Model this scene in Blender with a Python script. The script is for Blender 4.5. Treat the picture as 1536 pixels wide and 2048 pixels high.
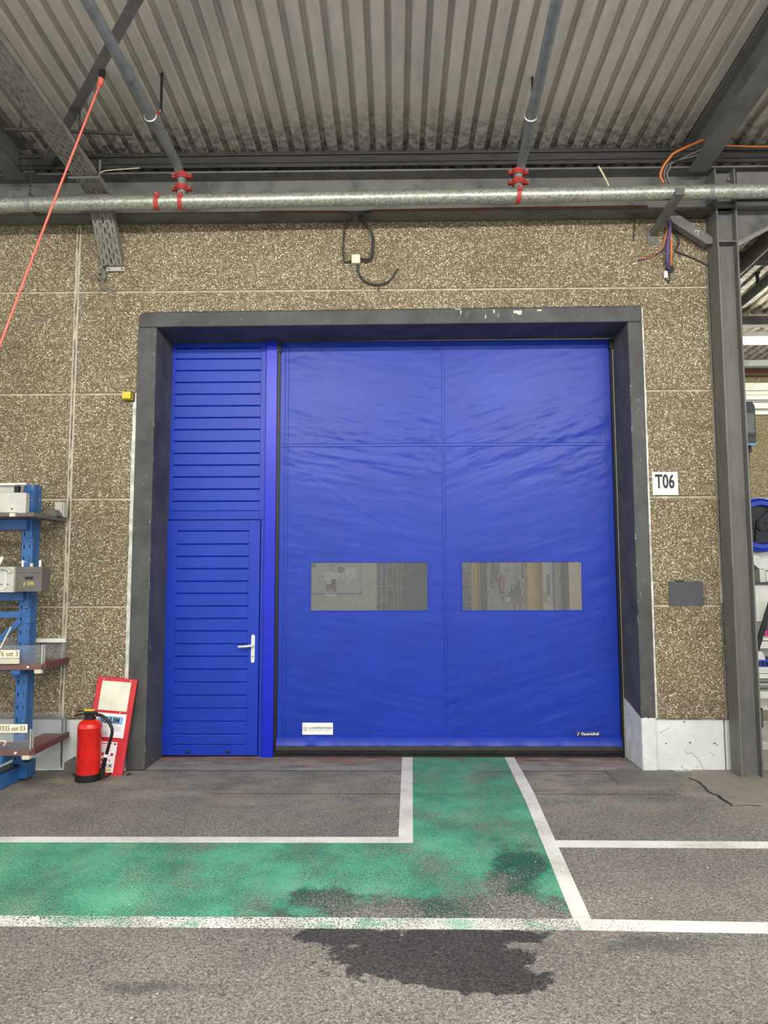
import bpy, bmesh, math, random
from math import radians, sin, cos, pi
from mathutils import Vector, Matrix, noise

for o in list(bpy.data.objects): bpy.data.objects.remove(o)
S = bpy.context.scene
COL = S.collection
random.seed(7)

# ---------------------------------------------------------------- camera
FPX, CH, CD = 1420.0, 1.62, 6.043          # focal length in pixels, eye height, distance to the wall face (Y = 0)
YAW, PIT, ROL = .0149, -.0878, -.0024
def _rot():
    cy, sy, cp, sp, cr, sr = cos(YAW), sin(YAW), cos(PIT), sin(PIT), cos(ROL), sin(ROL)
    B = Matrix(((1,0,0),(0,0,-1),(0,1,0)))
    Ry = Matrix(((cy,0,sy),(0,1,0),(-sy,0,cy))); Rx = Matrix(((1,0,0),(0,cp,-sp),(0,sp,cp))); Rz = Matrix(((cr,-sr,0),(sr,cr,0),(0,0,1)))
    return Rz @ Rx @ Ry @ B
RW = _rot()
EYE = Vector((0, -CD, CH))
cam_data = bpy.data.cameras.new('camera')
cam = bpy.data.objects.new('camera', cam_data); COL.objects.link(cam)
cam_data.sensor_fit = 'VERTICAL'; cam_data.sensor_height = 36.0; cam_data.sensor_width = 27.0
cam_data.lens = FPX / 2048.0 * 36.0
cam_data.clip_end = 300
cam.matrix_world = Matrix.Translation(EYE) @ (RW.transposed() @ Matrix(((1,0,0),(0,-1,0),(0,0,-1)))).to_4x4()
S.camera = cam
def ray(px, py): return RW.transposed() @ Vector(((px-768)/FPX, (py-1024)/FPX, 1))
def P(px, py, Y):
    d = ray(px, py); return EYE + d*((Y-EYE.y)/d.y)
def G(px, py, z=0.0):
    d = ray(px, py); return EYE + d*((z-EYE.z)/d.z)

# ---------------------------------------------------------------- world and light
S.view_settings.view_transform = 'Standard'; S.view_settings.look = 'None'
S.view_settings.exposure = 0.27; S.view_settings.gamma = 1.0; S.view_settings.use_curve_mapping = False
W = bpy.data.worlds.new('hall_ambient'); S.world = W; W.use_nodes = True
W.node_tree.nodes['Background'].inputs[0].default_value = (0.97, 0.98, 1.0, 1)
W.node_tree.nodes['Background'].inputs[1].default_value = 1.3
def area(name, loc, size, power, aim, color=(1, .98, .93), parent=None):
    l = bpy.data.lights.new(name, 'AREA'); l.shape = 'RECTANGLE'; l.size, l.size_y = size; l.energy = power; l.color = color
    o = bpy.data.objects.new(name, l); COL.objects.link(o); o.location = loc
    d = Vector(aim) - Vector(loc)
    o.rotation_euler = d.to_track_quat('-Z', 'Y').to_euler()
    return o
# four alike strip lamps of this bay, behind and above the photographer; each shines down to both sides of its batten.
# The bay behind is lit by the strip lamp seen past the column (see its builder) and by the ambient light of the building.
LAMP_POWER = 95
LAMPS_FRONT = [(-1.5, -4.4, 4.72), (2.35, -4.4, 4.72), (-1.5, -7.4, 4.72), (2.35, -7.4, 4.72)]
for k, (x, y, z) in enumerate(LAMPS_FRONT):
    area('strip_lamp_%d_front_side_offscreen' % (k+1), (x, y, z-.07), (2.6, .14), LAMP_POWER, (x, y+1, z-1.07))
    area('strip_lamp_%d_rear_side_offscreen' % (k+1), (x, y, z-.07), (2.6, .14), LAMP_POWER, (x, y-1, z-1.07))

# ---------------------------------------------------------------- material helpers
def srgb(r, g, b):
    f = lambda c: (c/255/12.92) if c/255 <= .04045 else ((c/255+.055)/1.055)**2.4
    return (f(r), f(g), f(b), 1)
class NT:
    def __init__(s, name):
        s.m = bpy.data.materials.new(name); s.m.use_nodes = True
        s.t = s.m.node_tree; s.t.nodes.clear()
        s.out = s.t.nodes.new('ShaderNodeOutputMaterial')
    def n(s, typ, ins=None, **props):
        nd = s.t.nodes.new('ShaderNode'+typ)
        for k, v in props.items(): setattr(nd, k, v)
        for k, v in (ins or {}).items():
            i = nd.inputs[k]
            if isinstance(v, bpy.types.NodeSocket): s.t.links.new(v, i)
            else: i.default_value = v
        return nd
    def math(s, op, a, b=0.0, c=0.0, clamp=False):
        return s.n('Math', {0: a, 1: b, 2: c}, operation=op, use_clamp=clamp).outputs[0]
    def pos(s): return s.n('NewGeometry').outputs['Position']
    def sep(s, v):
        q = s.n('SeparateXYZ', {0: v}); return q.outputs[0], q.outputs[1], q.outputs[2]
    def scale(s, v, sc):
        return s.n('VectorMath', {0: v, 1: sc}, operation='MULTIPLY').outputs[0]
    def noise(s, v, sc, det=4, rough=.55, dist=0.0):
        return s.n('TexNoise', {'Vector': v, 'Scale': sc, 'Detail': det, 'Roughness': rough, 'Distortion': dist}).outputs[0]
    def vor(s, v, sc, feat='F1', rnd=1.0):
        return s.n('TexVoronoi', {'Vector': v, 'Scale': sc, 'Randomness': rnd}, feature=feat)
    def ramp(s, f, stops, interp='LINEAR'):
        r = s.n('ValToRGB', {0: f}); e = r.color_ramp.elements; r.color_ramp.interpolation = interp
        while len(e) < len(stops): e.new(.5)
        for k, (p, c) in enumerate(stops):
            e[k].position = p; e[k].color = c if len(c) == 4 else (*c, 1)
        return r.outputs[0]
    def map(s, f, a, b, c=0.0, d=1.0, smooth=False):
        return s.n('MapRange', {0: f, 1: a, 2: b, 3: c, 4: d}, interpolation_type='SMOOTHSTEP' if smooth else 'LINEAR').outputs[0]
    def mix(s, f, a, b, mode='MIX'):
        q = s.n('Mix', {0: f}, data_type='RGBA', blend_type=mode)
        for i, v in ((6, a), (7, b)):
            if isinstance(v, bpy.types.NodeSocket): s.t.links.new(v, q.inputs[i])
            else: q.inputs[i].default_value = v
        return q.outputs[2]
    def bump(s, h, st=.3, d=.01): return s.n('Bump', {'Height': h, 'Strength': st, 'Distance': d}).outputs[0]
    def bsdf(s, col, rough=.5, metal=0.0, normal=None, spec=.5, coat=0.0, alpha=None):
        b = s.n('BsdfPrincipled', {'Base Color': col, 'Roughness': rough, 'Metallic': metal, 'Specular IOR Level': spec, 'Coat Weight': coat})
        if normal is not None: s.t.links.new(normal, b.inputs['Normal'])
        if alpha is not None: s.t.links.new(alpha, b.inputs['Alpha'])
        s.t.links.new(b.outputs[0], s.out.inputs[0]); return s.m
M = {}
def plain(name, rgb, rough=.5, metal=0.0, var=.12, sc=6.0, bump=0.0, bsc=80.0, spec=.5, coat=0.0):
    t = NT(name); p = t.pos()
    c = srgb(*rgb); f = t.noise(p, sc, 5)
    dark = tuple(v*(1-var*1.6) for v in c[:3])+(1,); lite = tuple(min(1, v*(1+var)) for v in c[:3])+(1,)
    col = t.ramp(f, [(.3, dark), (.7, lite)])
    nrm = t.bump(t.noise(p, bsc, 3), bump, .002) if bump else None
    M[name] = t.bsdf(col, rough, metal, nrm, spec, coat); return M[name]
def steel(name, rgb, rough=.55, metal=.35, dirt=.5, sc=5.0, streak=(1, 1, 1)):
    t = NT(name); p = t.pos(); c = srgb(*rgb)
    f = t.noise(t.scale(p, streak), sc, 7, .62)
    g = t.noise(p, 60, 3)
    d = tuple(v*(1-dirt) for v in c[:3])+(1,); l = tuple(min(1, v*1.12) for v in c[:3])+(1,)
    col = t.ramp(f, [(.28, d), (.5, c), (.75, l)])
    col = t.mix(t.map(g, .62, .75, 0, .35), col, d)
    M[name] = t.bsdf(col, rough, metal, t.bump(g, .15, .002)); return M[name]

# ---- structure materials
def m_aggregate(name='aggregate', tint=1.0):
    t = NT(name); p = t.pos()
    warp = t.n('VectorMath', {0: p, 1: t.scale(t.n('TexNoise', {'Vector': p, 'Scale': 75.0, 'Detail': 2.0}).outputs[1], (.020, .020, .020))}, operation='ADD').outputs[0]
    v = t.vor(warp, 78.0); e = t.vor(warp, 78.0, 'DISTANCE_TO_EDGE')
    rnd = t.sep(v.outputs['Color'])[0]
    peb = t.ramp(rnd, [(0, srgb(136, 122, 97)), (.3, srgb(178, 162, 131)), (.6, srgb(208, 192, 157)), (.85, srgb(236, 222, 188)), (1, srgb(246, 240, 214))])
    edge = t.map(e.outputs['Distance'], 0.0, .24, 0, 1, True)
    col = t.mix(edge, srgb(108, 95, 72), peb)
    big = t.noise(p, 1.3, 4); big2 = t.noise(p, 7, 4)
    col = t.mix(t.map(big, .38, .68, 0, .30), col, t.mix(1, col, srgb(150, 138, 120), 'MULTIPLY'))
    col = t.mix(t.map(big2, .5, .75, 0, .25), col, srgb(150, 130, 100))
    h = t.math('ADD', edge, t.math('MULTIPLY', rnd, .5))
    M[name] = t.bsdf(col, .8, 0, t.bump(h, .8, .006), .3)
m_aggregate()
plain('mortar', (186, 172, 146), .9, var=.25, sc=9, bump=.4, bsc=120)
plain('mortar_white', (206, 206, 194), .85, var=.25, sc=14, bump=.6, bsc=60)
def m_white_paint():
    t = NT('plinth_paint'); p = t.pos()
    c = t.ramp(t.noise(p, 3.0, 5), [(.3, srgb(205, 208, 203)), (.7, srgb(226, 228, 222))])
    scr = t.math('MULTIPLY', t.map(t.noise(t.scale(p, (9, 9, 5)), 3.2, 6, .7, 1.5), .60, .66), t.map(t.noise(p, 6, 3), .46, .56))
    c = t.mix(t.math('MULTIPLY', scr, .75), c, srgb(90, 88, 82))
    M['plinth_paint'] = t.bsdf(c, .6, 0, t.bump(t.noise(p, 30, 4), .25, .004))
m_white_paint()
def m_frame():
    t = NT('black_frame'); p = t.pos(); x, y, z = t.sep(p)
    big = t.noise(p, 3.5, 6, .6)
    c = t.ramp(big, [(.3, srgb(60, 60, 60)), (.55, srgb(79, 79, 77)), (.8, srgb(96, 95, 91))])
    # scuffs, chips of white along the edge
    sc = t.map(t.noise(t.scale(p, (1, 1, .35)), 38, 4, .7), .64, .70)
    sc = t.math('MULTIPLY', sc, t.map(t.noise(p, 5.0, 3), .48, .58))
    ed = t.math('MINIMUM', t.math('ABSOLUTE', t.math('SUBTRACT', x, 2.036)), t.math('ABSOLUTE', t.math('ADD', x, 2.085)))
    ed = t.math('MULTIPLY', t.math('MULTIPLY', t.math('LESS_THAN', ed, .0065), t.math('LESS_THAN', y, .012)), t.map(t.noise(t.scale(p, (1, 1, .5)), 17, 6, .75), .57, .63, 0, .8))
    sc = t.math('MAXIMUM', sc, ed)
    c = t.mix(t.math('MULTIPLY', sc, .8), c, srgb(188, 188, 180))
    # white painted foot of the right jamb
    wn = t.math('MULTIPLY', t.math('SUBTRACT', t.noise(p, 40, 3), .5), .03)
    lim = t.math('ADD', t.math('ADD', .432, wn), t.math('MULTIPLY', t.math('MAXIMUM', y, 0), .22))
    foot = t.math('MULTIPLY', t.math('LESS_THAN', z, lim), t.math('GREATER_THAN', x, 1.0))
    wp = t.ramp(t.noise(p, 8, 5), [(.3, srgb(196, 200, 196)), (.7, srgb(222, 224, 218))])
    wp = t.mix(t.map(t.noise(p, 26, 4), .66, .74, 0, .6), wp, srgb(96, 94, 88))
    c = t.mix(foot, c, wp)
    h = t.noise(t.scale(p, (1, 1.2, .6)), 60, 4, .6)
    M['black_frame'] = t.bsdf(c, .62, 0, t.bump(h, .4, .006), .4)
m_frame()
def m_deck(name, c1, c2, dirt):
    t = NT(name); p = t.pos(); x, y, z = t.sep(p)
    f = t.noise(t.scale(p, (3, .6, 3)), 2.6, 6, .6)
    c = t.ramp(f, [(.3, srgb(*c1)), (.7, srgb(*c2))])
    spl = t.map(t.noise(t.scale(p, (2, .8, 2)), 5, 6, .75), .60, .66)
    c = t.mix(t.math('MULTIPLY', spl, .4), c, srgb(176, 174, 165))
    soot_shade = t.math('MULTIPLY', t.map(t.noise(p, 14, 6, .7), .42, .62), t.map(y, -.75, -.1, 0, 1))  # soot with some shade painted in, both growing towards the purlin
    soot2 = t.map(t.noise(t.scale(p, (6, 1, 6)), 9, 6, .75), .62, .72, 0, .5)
    c = t.mix(t.math('MULTIPLY', t.math('MAXIMUM', soot_shade, soot2), dirt), c, srgb(42, 38, 32))
    M[name] = t.bsdf(c, .6, .15, t.bump(t.noise(p, 90, 3), .1, .002))
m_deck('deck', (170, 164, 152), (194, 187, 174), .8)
steel('steel_dark', (108, 107, 102), .6, .2, .5, 5)
steel('steel_beam', (108, 107, 102), .6, .2, .45, 4)
steel('steel_black', (62, 60, 57), .7, .2, .55, 9, (.5, 3, 3))
steel('column_steel', (106, 105, 100), .55, .15, .3, 5, (3, 3, .6))
def m_galv():
    t = NT('galvanised'); p = t.pos()
    v = t.vor(t.scale(p, (1, 1, 1)), 75); r = t.sep(v.outputs['Color'])[0]
    c = t.ramp(r, [(0, srgb(140, 144, 130)), (1, srgb(190, 193, 178))])
    c = t.mix(t.map(t.noise(p, 9, 5), .55, .75, 0, .5), c, srgb(112, 112, 102))
    M['galvanised'] = t.bsdf(c, .42, .6, t.bump(r, .1, .002))
m_galv()
steel('galv_pipe', (132, 138, 136), .5, .45, .35, 12)
steel('tray_steel', (128, 126, 116), .7, .15, .45, 16)
def m_joint():
    t = NT('joint_stained'); p = t.pos(); x, y, z = t.sep(p)
    c = t.ramp(t.noise(p, 12, 5), [(.3, srgb(176, 166, 144)), (.7, srgb(204, 196, 176))])
    w = t.math('ADD', x, t.math('MULTIPLY', t.math('SUBTRACT', t.noise(t.scale(p, (1, 1, .5)), 5, 4), .5), .05))
    k = t.math('MULTIPLY', t.map(t.math('ABSOLUTE', t.math('ADD', w, 2.806)), .012, .004, 0, 1), t.map(t.noise(t.scale(p, (3, 3, 1)), 3.5, 6, .7), .42, .55))
    c = t.mix(t.math('MULTIPLY', k, .85), c, srgb(66, 58, 50))
    M['joint_stained'] = t.bsdf(c, .9, 0, t.bump(t.noise(p, 50, 4), .5, .006), .3)
m_joint()
plain('coupling_red', (176, 56, 50), .5, var=.2, sc=20)
plain('bolt', (150, 148, 140), .4, .7)
# ---- floor
def stain_nodes(t, p):
    """dried and wet patches with outlines of their own, shared by asphalt and paint"""
    x, y, z = t.sep(p)
    nz = t.math('MULTIPLY', t.math('SUBTRACT', t.noise(p, 6.0, 9, .68), .5), 1.7)
    nf = t.math('MULTIPLY', t.math('SUBTRACT', t.noise(t.scale(p, (2.2, 1.0, 1)), 5, 5, .6), .5), .9)
    def blob(cx, cy, rx, ry, soft=.12):
        a = t.math('DIVIDE', t.math('SUBTRACT', x, cx), rx); b = t.math('DIVIDE', t.math('SUBTRACT', y, cy), ry)
        d = t.math('SQRT', t.math('ADD', t.math('MULTIPLY', a, a), t.math('MULTIPLY', b, b)))
        d = t.math('ADD', t.math('ADD', d, nz), nf)
        return t.map(d, 1.0, 1.0-soft, 0, 1, True)
    return blob
def vmax(t, l):
    r = l[0]
    for q in l[1:]: r = t.math('MAXIMUM', r, q)
    return r
WET = [(.14, -2.88, .46, .20), (.36, -3.04, .30, .10), (-.20, -2.70, .30, .09), (.30, -2.70, .4, .08)]
WETP = [(.24, -2.46, .95, .20), (.60, -2.2, .16, .42), (-.4, -2.33, .22, .17), (.72, -1.85, .18, .25)]
def m_asphalt():
    t = NT('asphalt'); p = t.pos(); x, y, z = t.sep(p)
    big = t.noise(p, 1.1, 6, .6)
    c = t.ramp(big, [(.3, srgb(116, 112, 106)), (.55, srgb(131, 127, 120)), (.75, srgb(146, 142, 133))])
    g = t.vor(p, 170); gr = t.sep(g.outputs['Color'])[0]
    c = t.mix(.75, c, t.mix(1, c, t.ramp(gr, [(0, (.22, .21, .20)), (.5, (.85, .85, .85)), (.9, (1.3, 1.27, 1.2)), (1, (1.9, 1.84, 1.7))]), 'MULTIPLY'))
    gc = t.noise(p, 55, 5, .7)
    c = t.mix(t.map(y, -.8, -1.8, .35, .85), c, t.mix(1, c, t.ramp(gc, [(.32, (.52, .51, .50)), (.5, (.97, .97, .97)), (.68, (1.4, 1.38, 1.33))]), 'MULTIPLY'))
    pit = t.vor(p, 21); c = t.mix(t.map(pit.outputs['Distance'], .16, .10, 0, .7), c, srgb(52, 48, 44))
    wp = t.vor(t.n('VectorMath', {0: p, 1: (3.1, 7.7, 0)}, operation='ADD').outputs[0], 14)
    c = t.mix(t.map(wp.outputs['Distance'], .055, .03, 0, .8), c, srgb(216, 210, 196))
    # sand-coloured dust by the wall
    dust = t.math('MULTIPLY', t.map(t.noise(t.scale(p, (1, 1.8, 1)), 2.2, 6), .42, .62), t.map(y, -1.4, -.5, 0, .55))
    c = t.mix(dust, c, srgb(160, 151, 132))
    oil = t.math('MULTIPLY', t.map(t.noise(t.scale(p, (1, 2.4, 1)), 2.0, 5), .56, .68), t.map(y, -1.2, -.2, 0, .6))
    c = t.mix(oil, c, srgb(70, 64, 60))
    blob = stain_nodes(t, p)
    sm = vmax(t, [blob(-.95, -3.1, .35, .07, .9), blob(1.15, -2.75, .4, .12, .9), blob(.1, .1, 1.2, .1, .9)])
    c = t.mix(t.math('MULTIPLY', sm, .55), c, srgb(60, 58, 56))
    wet = vmax(t, [blob(*w) for w in WET])
    c = t.mix(t.math('MULTIPLY', wet, .92), c, t.mix(1, c, srgb(138, 134, 130), 'MULTIPLY'))
    rough = t.map(wet, 0, 1, .85, .48)
    h = t.math('ADD', gr, t.math('MULTIPLY', t.noise(p, 60, 4), 1.6))
    M['asphalt'] = t.bsdf(c, rough, 0, t.bump(h, .75, .005), .35)
m_asphalt()
def m_threshold():
    t = NT('threshold'); p = t.pos(); x, y, z = t.sep(p)
    c = t.ramp(t.noise(t.scale(p, (1, 2.5, 1)), 3, 6), [(.3, srgb(112, 105, 100)), (.7, srgb(158, 150, 138))])
    red = t.math('MULTIPLY', t.map(t.noise(t.scale(p, (1, 3, 1)), 3.2, 6), .42, .56), t.map(y, .12, .42, 0, .8))
    c = t.mix(red, c, srgb(128, 74, 66))
    blk = t.map(t.noise(t.scale(p, (.8, 4, 1)), 3.5, 5), .58, .68, 0, .6)
    c = t.mix(blk, c, srgb(56, 54, 60))
    M['threshold'] = t.bsdf(c, .75, 0, t.bump(t.noise(p, 60, 5), .3, .004), .35)
m_threshold()
def m_paint(name, base, lite, dark, wear, wear_near, green_over=False):
    t = NT(name); p = t.pos(); x, y, z = t.sep(p)
    c = t.ramp(t.noise(p, 2.4, 6, .62), [(.3, srgb(*dark)), (.5, srgb(*base)), (.72, srgb(*lite))])
    fl = t.noise(p, 95, 4, .65)
    blob = stain_nodes(t, p)
    wet = vmax(t, [blob(*w, .5) for w in WETP])
    if name == 'paint_green':
        c = t.mix(t.map(t.noise(t.scale(p, (1.8, .9, 1)), 2.6, 6, .6), .48, .66, 0, .55), c, srgb(128, 150, 128))
        c = t.mix(t.math('MULTIPLY', wet, .85), c, srgb(24, 76, 60))
    if green_over:
        go = t.map(t.noise(p, 4.5, 6, .65), .5, .62, 0, .75)
        c = t.mix(t.math('MULTIPLY', go, t.math('LESS_THAN', x, .85)), c, srgb(108, 178, 142))
    # flakes missing down to the asphalt; nearly gone where traffic crosses
    zone = t.map(t.noise(p, 2.0, 5), .35, .7, wear, wear_near)
    if name == 'paint_green': zone = t.math('ADD', t.math('ADD', zone, t.math('MULTIPLY', wet, .08)), t.math('MULTIPLY', t.map(y, -2.2, -2.5, 0, .09), t.map(x, -.6, -.1, 0, 1)))
    a = t.map(t.math('SUBTRACT', fl, zone), -.03, .02, 0, 1)
    h = t.math('ADD', t.sep(t.vor(p, 170).outputs['Color'])[0], t.noise(p, 60, 4))
    M[name] = t.bsdf(c, t.map(wet, 0, 1, .7, .5), 0, t.bump(h, .4, .004), .35, 0, a)
m_paint('paint_green', (82, 158, 124), (106, 180, 144), (60, 130, 104), .38, .57)
m_paint('paint_white', (214, 212, 202), (230, 228, 220), (186, 183, 172), .32, .45)
m_paint('paint_white_worn', (214, 214, 204), (230, 230, 222), (192, 192, 180), .43, .53, True)
def m_conc():
    t = NT('hall_floor'); p = t.pos()
    c = t.ramp(t.noise(p, .7, 6), [(.3, srgb(150, 146, 134)), (.7, srgb(182, 178, 166))])
    M['hall_floor'] = t.bsdf(c, .35, 0, None, .5)
m_conc()
# ---- doors
def m_blue(name, rgb, rough, bsc, bst, coat=0.0, spec=.4):
    t = NT(name); p = t.pos(); c = srgb(*rgb)
    col = t.ramp(t.noise(p, 2.5, 5), [(.3, tuple(v*.9 for v in c[:3])+(1,)), (.7, tuple(min(1, v*1.08) for v in c[:3])+(1,))])
    h = t.noise(p, bsc, 3, .6, .6)
    M[name] = t.bsdf(col, rough, 0, t.bump(h, bst, .003) if bst else None, spec, coat)
m_blue('blue_frame', (14, 52, 172), .42, 100, .03)
m_blue('blue_board', (16, 56, 172), .40, 190, .3)
m_blue('blue_post', (16, 32, 190), .34, 100, .02)
m_blue('blue_pvc', (18, 51, 160), .41, 34, .10, 0, .38)
plain('gasket', (16, 16, 17), .5)
plain('handle_white', (226, 226, 218), .35, .1, .05)
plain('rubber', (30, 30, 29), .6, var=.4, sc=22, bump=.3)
plain('aluminium', (196, 195, 186), .4, .5, .1, 20)
plain('sticker_white', (236, 240, 232), .5, var=.02)
plain('ink_black', (34, 34, 36), .6, var=.02)
plain('ink_grey', (150, 150, 150), .6, var=.02)
plain('ink_rose', (206, 140, 132), .6, var=.02)
plain('ink_navy', (24, 36, 84), .5, var=.02)
def m_clear(name, tint, gloss=.12, haze=.06):
    t = NT(name); p = t.pos()
    tr = t.n('BsdfTransparent', {'Color': tint})
    gl = t.n('BsdfGlossy', {'Color': (1, 1, 1, 1), 'Roughness': .12})
    df = t.n('BsdfDiffuse', {'Color': (.9, .92, .95, 1)})
    fr = t.n('Fresnel', {'IOR': 1.45})
    sc = t.math('MULTIPLY', t.map(t.noise(t.n('Mapping', {0: p, 'Rotation': (0, .5, 0), 'Scale': (1, 1, 26)}).outputs[0], 2.2, 5, .7), .60, .74), .35)
    a = t.n('MixShader', {0: t.math('ADD', haze, t.math('MULTIPLY', sc, haze*4)), 1: tr.outputs[0], 2: df.outputs[0]})
    b = t.n('MixShader', {0: t.math('MULTIPLY', fr.outputs[0], gloss*5, 0, True), 1: a.outputs[0], 2: gl.outputs[0]})
    t.t.links.new(b.outputs[0], t.out.inputs[0]); M[name] = t.m
m_clear('clear_pvc', (.97, .97, .95, 1), .08, .05)
m_clear('acrylic', (.93, .94, .95, 1), .12, .07)
def emis(name, rgb, st):
    t = NT(name); e = t.n('Emission', {0: srgb(*rgb), 1: st}); t.t.links.new(e.outputs[0], t.out.inputs[0]); M[name] = t.m
emis('lamp_tube', (255, 250, 232), 60.0)
# ---- small things
for nm, rgb, ro, me in [('rack_blue', (48, 98, 156), .45, 0), ('rack_navy', (38, 48, 68), .5, 0), ('al_jig', (198, 196, 184), .45, .2), ('jig_grey', (104, 99, 92), .6, 0),
        ('tray_brown', (116, 84, 76), .55, 0), ('tray_rim', (104, 58, 58), .5, 0), ('white_plastic', (232, 230, 218), .5, 0), ('label_cream', (244, 236, 204), .6, 0),
        ('ext_red', (216, 36, 28), .28, 0), ('black_plastic', (22, 22, 22), .45, 0), ('yellow', (226, 190, 40), .45, 0), ('sign_red', (206, 38, 48), .4, 0),
        ('sign_cream', (228, 226, 204), .5, 0), ('sign_blue', (136, 186, 226), .5, 0), ('paper', (244, 244, 244), .7, 0), ('concrete_block', (104, 100, 92), .9, 0),
        ('yellow_box', (216, 200, 54), .5, 0), ('cable_dark', (52, 50, 50), .6, 0), ('cable_orange', (206, 112, 52), .5, 0), ('cable_violet', (74, 58, 104), .5, 0),
        ('rope', (224, 104, 88), .7, 0), ('box_ivory', (214, 208, 180), .5, 0), ('plate_grey', (72, 73, 78), .6, 0), ('rust_conduit', (112, 62, 48), .6, 0),
        ('hall_wall', (212, 215, 198), .6, 0), ('hall_white', (234, 234, 222), .6, 0), ('whiteboard', (206, 218, 206), .4, 0), ('brown_paint', (120, 82, 66), .6, 0),
        ('beige_door', (212, 202, 168), .5, 0), ('taupe', (164, 152, 124), .7, 0), ('yellow_steel', (232, 200, 22), .5, 0), ('machine_white', (226, 228, 216), .45, 0),
        ('machine_grey', (122, 114, 106), .5, .2), ('navy_crate', (40, 58, 116), .5, 0), ('reel_blue', (44, 72, 184), .35, 0), ('skin', (196, 150, 124), .6, 0),
        ('vest_yellow', (214, 226, 56), .6, 0), ('trousers_grey', (70, 74, 84), .8, 0), ('hair', (46, 36, 30), .8, 0), ('dark_cloth', (52, 54, 60), .8, 0),
        ('floor_plate', (112, 108, 99), .7, 0), ('slab', (132, 126, 114), .85, 0), ('green_sign', (70, 140, 90), .5, 0), ('sign_yellow', (232, 216, 70), .5, 0),
        ('magenta', (222, 64, 150), .5, 0), ('blue_paper', (120, 170, 214), .6, 0), ('window_frame_white', (238, 238, 228), .5, 0), ('pebble', (220, 214, 200), .8, 0), ('mid_grey', (118, 118, 114), .5, 0)]:
    plain(nm, rgb, ro, me, .09, 9, .12 if nm in ('slab', 'floor_plate', 'concrete_block') else 0, 60)

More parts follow.
